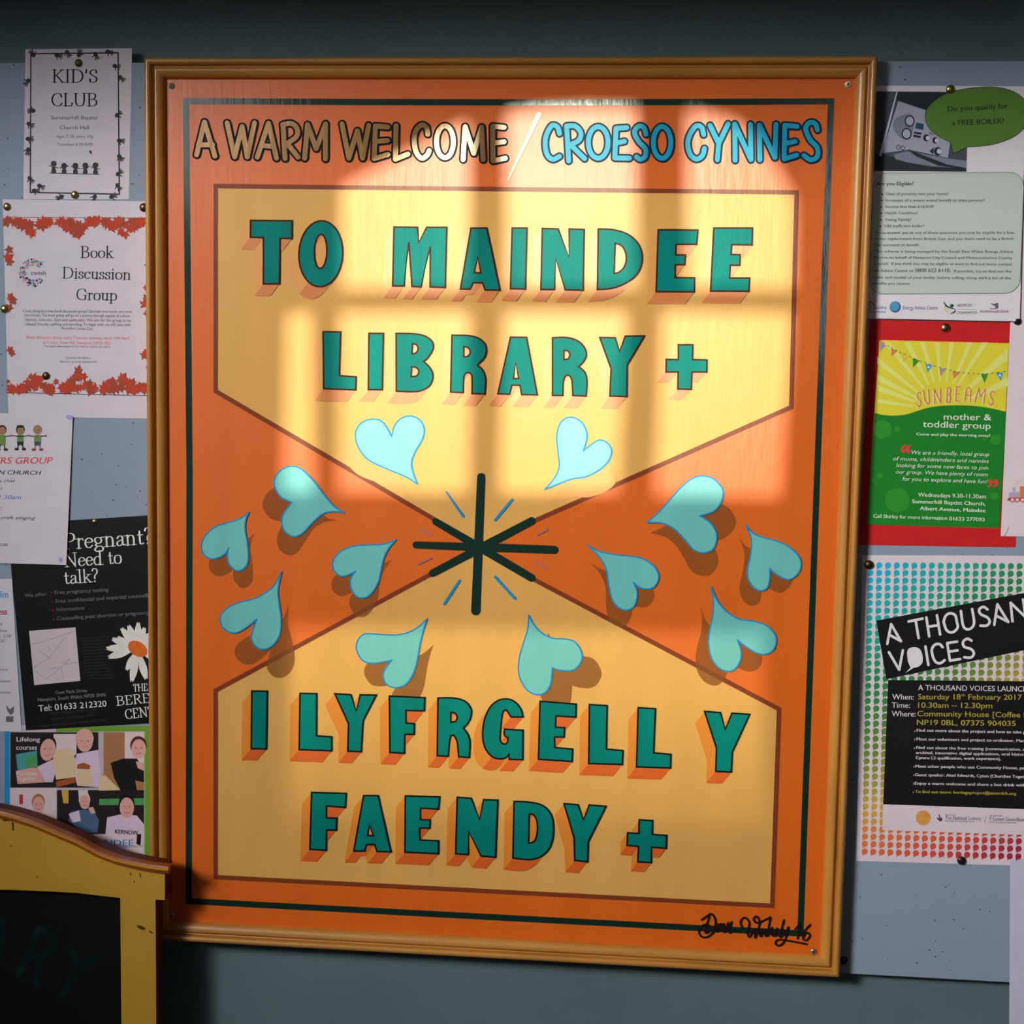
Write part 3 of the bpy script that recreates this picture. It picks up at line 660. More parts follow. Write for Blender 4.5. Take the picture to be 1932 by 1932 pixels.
g.build('signature', sign_black, SIGN)
for px, py, mm in [(324.2,162,steel), (1599.7,159.4,bright), (1534.7,1795,steel), (324,1727,steel)]:
    c = at(px, py, 0.0); m_ = MB(); rr = 0.0042; ring_ = []
    for k, (r_, h_) in enumerate([(rr, 0.0), (rr, 0.0012), (rr*0.85, 0.002), (0.0, 0.0022)]):
        ring_.append([(c.x + r_*math.cos(2*math.pi*i/16), -h_, c.z + r_*math.sin(2*math.pi*i/16)) for i in range(16)])
    m_.add(sum(ring_, []), [(k*16+i, k*16+(i+1) % 16, (k+1)*16+(i+1) % 16, (k+1)*16+i) for k in range(3) for i in range(16)])
    sc = m_.build('screw', mm, SIGN, True)
    if mm is bright: sc['label'] = 'bright zinc screw'
    m_ = MB(); y0 = -0.0024
    for ang in (0.5, 0.5 + math.pi/2):
        u = Vector((math.cos(ang), 0, math.sin(ang))) * 0.0022; v = Vector((-math.sin(ang), 0, math.cos(ang))) * 0.0006
        o_ = Vector((c.x, y0, c.z)); m_.add([o_-u-v, o_+u-v, o_+u+v, o_-u+v], [(0, 1, 2, 3)])
    m_.build('cross_slot', dark, sc)
# ------------------------------------------------------------------ notices on the board
random.seed(7)
white_l = paper('white_paper', ink(188, 181, 190)); black_i = print_ink('black_ink', ink(28, 28, 30)); grey_i = print_ink('grey_ink', ink(92, 88, 94))
grey_pale = print_ink('pale_grey_ink', ink(140, 136, 142)); red_i = print_ink('red_ink', ink(196, 62, 64)); blue_i = print_ink('blue_ink', ink(70, 88, 170))
cream_i = print_ink('cream_ink', ink(212, 206, 196)); lav_i = print_ink('lavender_ink', ink(150, 140, 196))
def sheet(name, corners, ys, m, label, cat='notice', group=None, thick=0.00015):
    """a sheet of paper: photo corners TL, TR, BR, BL and the distance of TL, TR, BL from the wall plane; returns the sheet and its plane"""
    a, b, d = at(*corners[0], ys[0]), at(*corners[1], ys[1]), at(*corners[3], ys[2])
    n = (d - a).cross(b - a).normalized()
    if n.y > 0: n = -n
    pl = (a, n); P4 = [at(*c, plane=pl) for c in corners]; mb = MB()
    mb.add(P4 + [p - n * thick for p in P4], [(0,3,2,1), (4,5,6,7), (0,1,5,4), (1,2,6,5), (2,3,7,6), (3,0,4,7)])
    o = tag(mb.build(name, m), label, cat, group)
    return o, (lambda k=1: Flat(plane=pl, lift=k * 0.00016))
def lines(fl, z, rows, m=0):
    """rows of (text, x0, y0, x1, cap height[, y1, bold, shear]) in survey-crop measurements"""
    for r in rows:
        t, x0, y0, x1, h = r[:5]; y1 = r[5] if len(r) > 5 else y0
        fl.text(t, z((x0, y0)), z((x1, y1)), h / z.s, r[6] if len(r) > 6 else 0.008, r[7] if len(r) > 7 else 0.0, m=m)

# -- kids' club notice
S, L_ = sheet('club_notice', [(48,93),(249,91),(243,376),(44,376)], (.0097,.0097,.0097), white_l, "white notice for a kid's club with black handprint border, pinned topmost on the left")
zk = zz(0, 60, 6.0375)
f = L_(); f.serif("KID'S", zk((590,575)), zk((1120,575)), 142/6.04); f.serif('CLUB', zk((575,845)), zk((1118,845)), 142/6.04); f.build('heading_print', black_i, S)
f = L_(); lines(f, zk, [('Summerhill Baptist',582,998,1115,42), ('Church Hall',680,1112,1015,46), ('Ages 7-10, entry 50p',640,1208,1062,34), ('Tuesdays 6.30-8.00',650,1298,1055,34)]); f.build('text_print', grey_i, S)
f = L_(); f.band(zk([(352,250),(1345,240),(1360,1850),(345,1830)]), 2.6)
def hand(fl, x, y, a, s, m=0):
    fl.disc((x, y), 5.2*s, 12, m, 4.4*s, a)
    for k in range(4):
        b = a + (k - 1.5) * 0.30; fl.stroke([(x + math.cos(b)*6.0*s, y + math.sin(b)*6.0*s), (x + math.cos(b)*11*s, y + math.sin(b)*11*s)], 1.9*s, m)
    b = a + 1.25; fl.stroke([(x + math.cos(b)*4*s, y + math.sin(b)*4*s), (x + math.cos(b)*8.5*s, y + math.sin(b)*8.5*s)], 2.0*s, m)
hands = [(1310,390,0.2), (1370,520,0.7), (1335,950,-0.7), (1360,1240,0.1), (1360,1420,0.8), (1345,1620,-0.7), (1340,1750,1.0), (375,900,3.1), (320,1220,0.0), (320,1345,1.7), (340,1670,0.9), (450,1755,0.4), (390,1810,0.0), (380,262,-2.2), (650,265,0.3), (765,235,1.0), (1090,258,1.2), (1230,228,0.2), (700,1880,2.8), (1270,1880,-0.4), (320,560,2.2), (330,1050,0.4), (1080,1880,1.8), (900,262,-1.4)]
for x, y, a in hands:
    hand(f, *zk((x, y)), a, 0.95)
f.build('handprint_border', mat('handprint_ink', ink(46, 46, 48), 0.7), S)
f = L_(); f.stroke(zk([(570,1610),(1130,1625)]), 1.5)
for i, (x, hh) in enumerate([(612,150), (730,130), (860,135), (972,140), (1088,145)]):
    y = 1612 + (x-570)*0.027
    f.disc(zk((x, y-hh+40)), 5.6, 12); f.fill(zk([(x-14,y-75),(x+14,y-75),(x+30,y-20),(x+18,y),(x-18,y),(x-30,y-20)]))
    f.stroke(zk([(x-18,y-70),(x-48,y-90 + 25*(i % 2))]), 1.6); f.stroke(zk([(x+18,y-70),(x+46,y-92 + 30*((i+1) % 2))]), 1.6)
f.fill(zk([(1012,1355),(1040,1352),(1048,1395),(1030,1390)]))
f.build('children_print', mat('drawing_ink', ink(50, 50, 50), 0.7), S)

# -- book discussion group notice
S, L_ = sheet('book_group_notice', [(5,376),(286,380),(290,790),(16,786)], (.0094,.0094,.0092), white_l, 'white notice for a book discussion group with a red autumn leaf border')
zbk = zz(0, 370, 4.494)
f = L_(); f.serif('Book', zbk((680,522)), zbk((960,522)), 95/4.494); f.serif('Discussion', zbk((525,695)), zbk((1112,708)), 92/4.494); f.serif('Group', zbk((640,878)), zbk((995,884)), 92/4.494)
f.build('heading_print', mat('heading_ink', ink(46, 42, 44), 0.7), S)
f = L_(); lines(f, zbk, [('Come along to a new book discussion group! Discover new books and meet',195,985,1120,24,990), ('new friends. The book group will go on a journey through aspects of culture,',205,1020,1105,24,1026), ('identity, attitudes, faith and spirituality. We aim for the group to be',212,1058,1110,24,1066), ('relaxed, friendly, uplifting and enriching. To begin with, we will start with',215,1096,1105,24,1102), ('the author Louise Day.',515,1130,790,22,1134)]); f.build('text_print', grey_i, S)
f = L_(); lines(f, zbk, [('Book discussion group every Thursday evenings, starts 14th April',228,1208,1095,24,1216), ('at Cwtsh, Stow Hill, Newport, NP20 4ED',365,1252,940,24,1258)]); f.build('red_text_print', mat('faded_red_ink', ink(196, 96, 100), 0.7), S)
f = L_(); lines(f, zbk, [('For more information or to reserve a place, just call in',380,1280,935,16,1284), ('Contact the library',560,1380,765,18), ('library group newport',510,1412,820,18)]); f.build('small_text_print', grey_i, S)
def leaf(fl, x, y, r, a, m):
    half = [(0,1.1),(12,.70),(20,.80),(34,.40),(56,.98),(70,.58),(82,.68),(100,.34),(128,.80),(148,.46),(172,.30)]; pts = []
    for d, q in half + [(-d, q) for d, q in reversed(half[1:])]:
        t = a + math.radians(d); pts.append((x + r*q*math.cos(t), y + r*q*math.sin(t)))
    fl.fill(pts, m)
f = L_(); spots = []
f.k = 0
def lf(x, y, r, m=None):
    f.lift += 3e-6; leaf(f, *zbk((x, y)), r / 4.494, random.uniform(0, 6.3), random.choice((0, 0, 1)) if m is None else m)
for x0, x1, d in [(50,110,80), (110,420,140), (500,830,160), (880,1235,140)]:
    for _ in range(max(3, (x1-x0)//8)):
        x = random.uniform(x0, x1); t = 1 - abs((x - (x0+x1)/2) / ((x1-x0)/2 + 1)); lf(x, 195 + random.uniform(0.05, 1) * d * (0.2 + 0.8*t), random.uniform(36, 58))
for x0, x1, d in [(80,140,50), (170,440,160), (520,820,170), (860,1235,140)]:
    for _ in range(max(3, (x1-x0)//8)):
        x = random.uniform(x0, x1); t = 1 - abs((x - (x0+x1)/2) / ((x1-x0)/2 + 1)); lf(x, 1650 - random.uniform(0.05, 1) * d * (0.2 + 0.8*t), random.uniform(36, 58))
for x, y, r in [(70,450,48),(60,520,60),(75,560,46),(80,850,44),(100,880,52),(80,950,48),(78,1300,44),(95,1330,40),(1225,920,60),(1238,860,44),(1232,780,34),(1240,1000,40),(1215,1350,52),(1235,1310,34),(1240,580,26),(1245,1450,22),(65,1570,24),(430,200,26),(470,1570,34),(660,1480,50),(640,1520,40)]: lf(x, y, r)
f.build('leaf_border', [mat('leaf_ink', ink(170, 56, 34), 0.7), mat('brown_leaf_ink', ink(146, 62, 38), 0.7)], S)
f = L_(); f.stroke(zbk([(55,1664),(1250,1692)]), 1.3, cap=False); f.stroke(zbk([(45,176),(1248,186)]), 0.9, cap=False); f.build('rule_print', mat('rule_ink', ink(70, 30, 30), 0.7), S)
f = L_(); dots = [mat('dot_ink_%s' % n, c, 0.7) for n, c in (('teal', ink(60,130,140)), ('pink', ink(206,120,140)), ('blue', ink(90,130,190)), ('lime', ink(160,170,110)), ('navy', ink(40,50,80)))]
for k in range(150):
    a = random.uniform(0.7, 5.6); r = random.uniform(62, 118); f.lift += 1e-6
    f.disc(zbk((282 + r*math.cos(a), 648 + r*math.sin(a))), random.uniform(0.9, 2.6), 8, random.randrange(5))
f.text('cwtsh', zbk((262,668)), zbk((388,668)), 36/4.494, m=4)
f.build('logo_print', dots, S)

# -- photo collage flyer, lowest on the left
S, L_ = sheet('photo_flyer', [(9,1368),(282,1371),(284,1660),(9,1664)], (.0097,.0097,.0097), paper('collage_paper', ink(172, 160, 166)), 'flyer of people photographs with blue and green edges, lowest on the left', 'flyer')
zp = zz(0, 1360, 6.0375)
f = L_(1); f.fill(zp([(52,60),(112,60),(112,1700),(52,1700)])); f.build('blue_edge_print', mat('cyan_edge_ink', ink(14, 128, 180), 0.6), S)
f = L_(1); f.fill(zp([(1648,60),(1708,60),(1712,1700),(1648,1700)])); f.fill(zp([(640,60),(1648,60),(1648,118),(640,128)])); f.build('green_edge_print', mat('green_edge_ink', ink(96, 140, 36), 0.6), S)
pic = [mat('photo_' + n, ink(*c), 0.5, 0.4) for n, c in (('dark', (28,20,22)), ('skin', (206,148,140)), ('hair', (72,30,24)), ('shirt', (196,176,196)), ('wood', (150,104,66)), ('pale', (202,182,186)), ('teal', (60,140,140)), ('cake', (150,74,34)), ('denim', (66,92,120)), ('black', (12,10,12)), ('yellow', (190,150,60)), ('red', (170,50,50)), ('bread', (210,176,138)), ('green', (70,140,80)))]
PD, PS, PH, PW, PB, PP, PT, PC, PN, PK, PY, PR, PBR, PG = range(14)
def ph(k, pts, m):
    f = L_(1); f.lift += k * 8e-6; f.mb = PIC; f.fill(zp(pts), m)
def face(k, x, y, rx, ry, hair, tilt=0.0):
    f = L_(1); f.mb = PIC; f.lift += k * 8e-6; c = zp((x, y))
    f.disc((c[0] - 0.4, c[1] - ry*0.34/6.04), rx*1.14/6.04, 16, hair, ry*0.98/6.04, tilt); f.lift += 8e-6
    f.disc(c, rx/6.04, 16, PS, ry/6.04, tilt); f.lift += 8e-6
    for s in (-1, 1): f.disc((c[0] + s*rx*0.38/6.04, c[1] - ry*0.10/6.04), rx*0.15/6.04, 8, PB, ry*0.07/6.04)
    f.stroke([(c[0] - rx*0.34/6.04, c[1] + ry*0.40/6.04), (c[0], c[1] + ry*0.52/6.04), (c[0] + rx*0.34/6.04, c[1] + ry*0.40/6.04)], 1.0, PC); f.stroke([(c[0], c[1] - 0.6), (c[0] - 0.5, c[1] + ry*0.18/6.04)], 0.8, PB)
PIC = MB()
ph(1, [(118,130),(1120,130),(1120,760),(118,760)], PD); ph(1, [(1180,130),(1640,130),(1640,800),(1180,800)], PB); ph(1, [(118,765),(640,765),(640,1500),(118,1500)], PP); ph(1, [(650,790),(1640,790),(1640,1290),(650,1290)], PD)
ph(2, [(610,150),(870,150),(870,420),(610,420)], PP); ph(2, [(180,380),(420,340),(430,560),(200,560)], PT); ph(3, [(290,420),(420,380),(420,540),(300,520)], PG)
ph(2, [(850,380),(960,360),(1120,330),(1160,760),(880,740),(830,500)], PW); ph(3, [(430,520),(600,440),(640,560),(600,700),(500,700)], PW); ph(3, [(180,570),(430,520),(520,700),(200,720)], PS)
ph(4, [(610,340),(780,310),(860,440),(870,640),(640,670),(600,480)], PBR); ph(5, [(640,690),(860,640),(870,700),(640,760)], PC); ph(5, [(880,500),(950,475),(1030,510),(1020,555),(880,545)], PC); ph(4, [(885,560),(1040,560),(1060,730),(890,740)], PBR)
face(4, 545, 330, 88, 128, PK, 0.15); face(4, 965, 240, 92, 115, PS); ph(4, [(1125,640),(1200,620),(1370,790),(1125,795)], PBR); ph(3, [(1420,130),(1640,130),(1640,560),(1420,430)], PP)
ph(5, [(1260,480),(1400,430),(1560,430),(1640,560),(1640,700),(1540,680),(1560,800),(1380,800),(1300,650)], PK); face(5, 1580, 320, 84, 112, PH); ph(6, [(1545,460),(1640,480),(1640,570),(1570,540)], PS)
ph(2, [(220,840),(262,840),(262,950),(220,950)], PR); face(4, 440, 960, 66, 98, PB); ph(3, [(330,1060),(560,1060),(600,1300),(300,1300)], PP)
ph(3, [(700,790),(780,790),(780,940),(720,940)], PY); ph(2, [(890,790),(1000,790),(1010,900),(900,900)], PP); face(4, 965, 925, 58, 82, PP)
ph(3, [(800,1040),(920,1010),(1060,1020),(1130,1130),(1110,1270),(960,1280),(780,1140)], PN); ph(4, [(780,1060),(900,1020),(920,1140),(830,1160)], PW); ph(5, [(1000,990),(1060,980),(1090,1050),(1040,1060)], PS)
ph(2, [(1130,890),(1640,880),(1640,960),(1130,960)], PG); ph(3, [(1220,1100),(1400,1060),(1560,1080),(1640,1180),(1640,1420),(1200,1300)], PW); face(5, 1445, 990, 82, 118, PK)
ph(4, [(1060,1290),(1560,1300),(1555,1420),(1190,1400)], PP); ph(4, [(1560,1290),(1610,1290),(1600,1420),(1550,1400)], PK); ph(2, [(118,1500),(1640,1440),(1640,1690),(118,1690)], PP)
PIC.build('photo_print', pic, S)
f = L_(2); lines(f, zp, [('MAINDEE',960,1425,1520,70,1425,0.01)]); f.build('title_print', mat('title_blue_ink', ink(40, 120, 180), 0.6), S)
f = L_(2); lines(f, zp, [('Lifelong',190,235,455,50), ('courses',185,330,420,56), ('Maindee',190,620,420,46), ('Together',190,680,410,46), ]); f.build('white_text_print', cream_i, S)
f = L_(2); lines(f, zp, [('KERNOW',1310,1282,1570,46,1300,0.02)]); f.build('shirt_text_print', black_i, S)

# -- black pregnancy advice poster
S, L_ = sheet('advice_poster', [(13.5,989),(318,970),(350,1361),(49,1378)], (.0093,.0093,.0093), mat('black_gloss_paper', ink(16, 15, 17), 0.35, 0.4, vary=0.1), 'black poster with white heading and a daisy, pinned left of the sign', 'poster')
zq = zz(0, 960, 4.6)
f = L_(); f.serif('Pregnant?', zq((552,352)), zq((1326,300)), 135/4.6, 0.12, 0.05); f.serif('Need to', zq((560,505)), zq((1062,472)), 118/4.6, 0.12, 0.05); f.serif('talk?', zq((555,652)), zq((860,630)), 112/4.6, 0.12, 0.05)
f.build('heading_print', cream_i, S)
f = L_(); lines(f, zq, [('We offer:',215,768,405,30,752), ('Free pregnancy testing',475,742,940,32,715), ('Free confidential and impartial counselling',485,818,1335,32,762), ('Information',492,890,732,32,874), ('Counselling post abortion or pregnancy loss',495,968,1380,32,908)]); f.build('text_print', mat('grey_on_black_ink', ink(100, 98, 100), 0.5), S)
f = L_()
for x, y in [(448,727),(455,805),(460,880),(466,958)]: f.disc(zq((x, y)), 1.6, 8)
f.build('bullet_print', mat('crimson_ink', ink(130, 20, 30), 0.5), S)
f = L_(); f.fill(zq([(252,1060),(655,1028),(697,1493),(297,1530)])); mp_ = f.build('map_print', mat('map_ink', ink(182, 170, 178), 0.5), S)
f = L_(2)
for s in [[(270,1180),(480,1120),(650,1060)], [(290,1380),(420,1300),(560,1120)], [(420,1190),(440,1240)], [(350,1240),(440,1300)], [(290,1400),(400,1480),(560,1350),(680,1330)], [(560,1330),(600,1300),(580,1340),(530,1330)], [(430,1390),(530,1370),(550,1480)]]: f.stroke(zq(s), 0.7)
f.build('road_print', mat('road_ink', ink(130, 118, 128), 0.5), mp_)
f = L_(); lines(f, zq, [('Gaer Park Drive',482,1608,755,28,1590), ('Newport, South Wales NP20 3NN',330,1672,915,30,1628)]); f.build('address_print', mat('dim_white_ink', ink(118, 114, 114), 0.5), S)
f = L_(); lines(f, zq, [('Tel: 01633 212320',335,1758,925,52,1715)]); f.build('telephone_print', cream_i, S)
f = L_(); lines(f, zq, [('Email: help@centre.org.uk',440,1785,840,20,1752), ('Registered Charity Number: 1093125',445,1835,830,20,1798), ('Always in strict confidence: www.thecentre.org.uk',350,1895,935,20,1838)])
for k in range(14): f.stroke(zq([(705 + k*3, 1125 + k*27), (880 + random.uniform(0, 70) + k*3, 1112 + k*27)]), 0.7, cap=False)
f.build('small_text_print', mat('faint_ink', ink(52, 50, 52), 0.5), S)
f = L_()
for a, l, w_ in [(-2.6, 200, 24), (-2.25, 225, 42), (-1.95, 215, 44), (-1.55, 225, 40), (-1.25, 190, 40), (3.5, 235, 44), (3.15, 270, 46), (2.85, 265, 46), (1.75, 290, 46), (1.3, 275, 46), (2.05, 210, 40), (-0.4, 190, 46), (0.5, 190, 46), (0.1, 190, 46), (-0.85, 180, 44)]:
    cx, cy = 1195, 1212; u = (math.cos(a), math.sin(a)); v = (-u[1], u[0]); f.lift += 3e-6; w_ *= 0.74
    f.fill(zq(crom([(cx+u[0]*40, cy+u[1]*40), (cx+u[0]*l*.6+v[0]*w_, cy+u[1]*l*.6+v[1]*w_), (cx+u[0]*l+v[0]*w_*.4, cy+u[1]*l+v[1]*w_*.4), (cx+u[0]*l*0.97, cy+u[1]*l*0.97), (cx+u[0]*l-v[0]*w_*.4, cy+u[1]*l-v[1]*w_*.4), (cx+u[0]*l*.6-v[0]*w_, cy+u[1]*l*.6-v[1]*w_)], 4, True)))
dz = f.build('daisy_print', mat('petal_ink', ink(206, 196, 190), 0.5, vary=0.08, vscale=60), S)
f = L_(2); f.disc(zq((1195,1215)), 92/4.6, 24, 0, 62/4.6, 0.55); f.build('daisy_centre_print', mat('daisy_orange_ink', ink(206, 92, 24), 0.5, vary=0.15, vscale=120), dz)
f = L_(); f.serif('THE', zq((1155,1585)), zq((1285,1578)), 62/4.6); f.serif('BERES', zq((1010,1708)), zq((1370,1672)), 78/4.6); f.serif('CENTRE', zq((1085,1825)), zq((1470,1780)), 82/4.6); f.build('name_print', cream_i, S)

# -- half-seen leaflet at the left edge
S, L_ = sheet('leaflet', [(-110,1096),(22.5,1092),(40.5,1379),(-92,1383)], (.0090,.0090,.0090), white_l, 'white leaflet with scraps of blue and red print, left of the black poster', 'leaflet')
f = L_(); lines(f, zq, [('lim',0,775,72,62,770,0.02)]); f.build('blue_print', mat('mid_blue_ink', ink(80, 130, 190), 0.6), S)
f = L_(); lines(f, zq, [('wellness',-150,922,62,54,918,0.03)]); f.build('red_print', mat('dark_red_ink', ink(150, 40, 48), 0.6), S)
f = L_(); lines(f, zq, [('and',-40,1015,18,30), ('you time',-90,1072,62,28), ('day: 2.00',-60,1118,100,28), ('NEWPORT',-90,1160,50,26), ('Library',-40,1404,68,24), ('sessions',-30,1506,92,24), ('Refreshments',-110,1604,92,24)]); f.build('text_print', mat('slate_ink', ink(84, 84, 112), 0.6), S)
f = L_(); f.fill(zq([(50,1700),(85,1740),(122,1712),(118,1770),(92,1790),(66,1760)])); f.fill(zq([(52,1800),(116,1800),(116,1850),(52,1850)])); f.build('logo_print', grey_i, S)

# -- toddlers' group notice
S, L_ = sheet('group_notice', [(-120,774),(137.5,785),(125,1066),(-130,1059)], (.0088,.0080,.0070), white_l, 'white notice with cartoon children holding hands and a red heading, at the left edge')
ze = zz(0, 760, 6.0375)
f = L_(); lines(f, ze, [('TODDLERS GROUP',-480,695,600,72,692,0.012,0.22)]); f.build('heading_print', red_i, S)
f = L_(); lines(f, ze, [('PRESBYTERIAN CHURCH',-560,808,470,46,820,0.008,0.22), ('for tea or a chat',-330,905,172,30,902,0,0.22), ('(all welcome)',-230,990,25,30,988,0,0.22), ('story time, craft singing',-380,1318,400,34,1330,0,0.25), ('ALL UNDER FOURS',-240,1625,92,28,1632,0,0.2)]); f.build('text_print', black_i, S)
f = L_(); lines(f, ze, [('Mondays 9.30-11.30am',-620,1098,240,44,1098,0,0.22)]); f.build('blue_text_print', blue_i, S)
f = L_(); lines(f, ze, [('BABIES AND TOTS',-300,1220,25,36,1222,0,0.2)]); f.build('red_text_print', mat('plum_ink', ink(150, 60, 80), 0.7), S)
kid = [mat('kid_' + n, ink(*c), 0.7) for n, c in (('outline', (34,34,30)), ('skin', (150,110,84)), ('green', (96,124,60)), ('blond', (130,110,70)), ('trousers', (52,62,90)), ('shoes', (120,50,46)))]
f = L_()
def figure(x, y, hair, top, legs, s=1.0, capped=False):
    def q(a, b): return ze((x + a*s, y + b*s))
    def up(): f.lift += 6e-6
    f.stroke([q(-95, 92), q(0, 100), q(95, 92)], 1.9, 0); up(); f.disc(q(-98, 90), 2.1, 8, 1); f.disc(q(98, 90), 2.1, 8, 1)
    for k in (-1, 1): f.stroke([q(k*22, 190), q(k*30, 235)], 2.2, 1 if legs == 4 else 0); up(); f.disc(q(k*42, 248), 4.4, 10, 5 if legs == 4 else 0, 2.6); up()
    f.fill([q(-36, 80), q(36, 80), q(40, 165), q(-40, 165)], top); up(); f.fill([q(-38, 160), q(38, 160), q(34, 205), q(4, 205), q(0, 185), q(-4, 205), q(-34, 205)], legs); up()
    f.disc(q(0, 22), 8.4, 18, hair, 9.0); up(); f.disc(q(2, 30), 6.6, 16, 1, 7.0); up()
    if capped: f.fill([q(-42, -28), q(40, -28), q(40, 0), q(-42, 0)], 0); up()
    for k in (-1, 1): f.disc(q(k*15, 26), 0.9, 6, 0)
    f.stroke([q(-12, 48), q(2, 54), q(14, 48)], 0.8, 0)
figure(25, 285, 0, 2, 2); figure(232, 285, 0, 2, 0, 0.98, True); figure(428, 285, 3, 2, 4); figure(-175, 285, 3, 2, 4); figure(-375, 285, 0, 2, 2)
f.build('children_print', kid, S)
f = L_(2); f.disc(ze((790,165)), 7, 14, 0, 4.5, 0.2); f.disc(ze((690,1790)), 5, 12, 0, 4, 0.9); f.build('putty_stain', lav_i, S)

# -- right of the sign: red backing card with the mother and toddler flyer on it
S, L_ = sheet('backing_card', [(1641,603),(1925,608.5),(1916,1032.5),(1619.5,1028)], (.0097,.0097,.0094), mat('red_card', ink(178, 26, 28), 0.7, vary=0.05, vscale=40, bump=(300, 0.05)), 'plain red card backing the green and yellow flyer', 'card')
S, L_ = sheet('toddler_flyer', [(1659.5,641.5),(1904,647.5),(1885.5,996.5),(1635,989.5)], (.0091,.0091,.0089), mat('yellow_flyer_paper', ink(204, 188, 50), 0.55, 0.3, vary=0.03), 'green and yellow mother and toddler group flyer with bunting, mounted on red card', 'flyer')
zm = zz(1612, 590, 6.0375); zn = zz(1612, 760, 6.0375)
f = L_(); cx, cy = 1000, 1120
for a0, a1 in [(187,191),(197,202),(205,210),(216,220),(229,233),(241,245),(252,256),(264,268),(276,280),(290,294),(300,304),(316,322),(333,339)]:
    a0, a1 = math.radians(a0), math.radians(a1)
    def ray_end(a):
        u = (math.cos(a), math.sin(a)); t = 9e9
        if u[0] < 0: t = min(t, (262 - cx) / u[0])
        if u[0] > 0: t = min(t, (1745 - cx) / u[0])
        if u[1] < 0: t = min(t, (338 - cy) / u[1])
        return (cx + u[0]*t, cy + u[1]*t)
    e0, e1 = ray_end(a0), ray_end(a1)
    f.fill(zm([(cx + 330*math.cos(a0), cy + 330*math.sin(a0)), e0, e1, (cx + 330*math.cos(a1), cy + 330*math.sin(a1))]))
f.build('sunray_print', mat('pale_yellow_ink', ink(214, 204, 106), 0.55), S)
f = L_(2); hill = zm(crom([(230,1143),(330,1165),(450,1172),(580,1160),(700,1125),(830,1085),(980,1062),(1150,1055),(1300,1058),(1450,1072),(1600,1098),(1731,1130)], 4))
f.fill(hill + [zn((1650,1425)), zn((140,1385))]); gr = f.build('green_hill_print', mat('green_flyer_ink', ink(22, 112, 32), 0.55, vary=0.06, vscale=40), S)
for x, y, r in [(320,305,105),(490,300,35),(490,1110,140),(290,830,35),(215,880,22),(1610,420,60),(1480,415,20),(1590,1060,45)]: f = L_(3); f.disc(zn((x, y)), r/6.04, 22); f.build('bubble_print', mat('light_green_ink', ink(42, 126, 34), 0.55), gr)
f = L_(2); cur = crom([(290,315),(420,400),(560,470),(740,545),(900,600),(1080,650),(1230,682),(1400,695),(1550,693),(1750,662)], 6)
for i in range(0, len(cur) - 1, 2): f.stroke(zm([cur[i], cur[i+1]]), 1.0, cap=False)
f.build('bunting_string_print', mat('string_ink', ink(50, 84, 40), 0.6), S)
flag = [mat('flag_' + n, ink(*c), 0.6) for n, c in (('mauve', (150,130,140)), ('orange', (204,110,60)), ('yellow', (212,176,60)), ('green', (50,128,36)), ('blue', (60,140,190)), ('white', (206,206,214)))]
f = L_(2)
for (a, b, c), m in [(((296,318),(360,372),(292,440)),0), (((418,404),(490,436),(424,500)),1), (((545,470),(610,500),(552,560)),2), (((665,515),(742,545),(666,625)),3), (((808,578),(892,600),(832,682)),4), (((968,626),(1042,642),(980,724)),0), (((1115,664),(1205,680),(1135,750)),1), (((1290,690),(1360,696),(1318,765)),2), (((1440,700),(1522,698),(1482,798)),3), (((1612,690),(1698,680),(1668,775)),4)]:
    f.fill(zm([a, b, c]), m)
    if m in (4, 1):
        f.lift += 2e-5; f.disc(zm(((a[0]+b[0]+c[0])/3, (a[1]+b[1]+c[1])/3)), 2.2, 8, 5 if m == 4 else 0)
        f.lift -= 2e-5
f.build('bunting_print', flag, S)
SB = {'S': [[(.85,.9),(.5,1),(.2,.8),(.4,.55),(.7,.4),(.75,.15),(.4,0),(.1,.15)]], 'U': [[(.1,1),(.12,.3),(.4,0),(.7,.1),(.8,1)]], 'N': [[(.1,0),(.1,1),(.8,0),(.8,1)]], 'B': [[(.2,0),(.2,1),(.6,1),(.75,.78),(.55,.55),(.2,.52)],[(.55,.55),(.8,.3),(.6,0),(.2,0)]],
      'E': [[(.8,1),(.2,1),(.2,0),(.8,0)],[(.2,.5),(.65,.5)]], 'A': [[(.1,0),(.2,.8),(.5,1),(.8,.8),(.85,0)],[(.15,.4),(.85,.4)]], 'M': [[(.05,0),(.2,1),(.5,.4),(.85,1),(.9,0)]]}
for off, mm, nm, k in [((-14, 9), 'pale_letter_ink', 'letter_highlight_print', 2), ((0, 0), 'coral_ink', 'title_print', 3)]:
    f = L_(k)
    for ch, (x, y), (ux, uy), (vx, vy) in [('S',(705,1075),(72,-10),(-10,-165)), ('U',(800,1045),(82,-12),(-22,-160)), ('N',(905,1035),(100,-8),(-6,-165)), ('B',(1035,1022),(75,-2),(10,-165)), ('E',(1140,1008),(75,0),(6,-165)), ('A',(1248,1002),(85,8),(12,-160)), ('M',(1365,1015),(120,14),(28,-160)), ('S',(1515,1045),(78,18),(20,-160))]:
        for s in SB[ch]: f.stroke(zm([(x + off[0] + p*ux + q*vx, y + off[1] + p*uy + q*vy) for p, q in s]), 1.9 if k == 3 else 2.6)
    f.build(nm, mat(mm, ink(226, 110, 84) if k == 3 else ink(222, 196, 130), 0.6), S)
fw = mat('flyer_white_ink', ink(206, 212, 190), 0.6)
f = L_(3); lines(f, zn, [('mother &',1018,192,1558,70,200), ('toddler group',780,275,1552,72,298)]); f.build('subtitle_print', fw, gr)
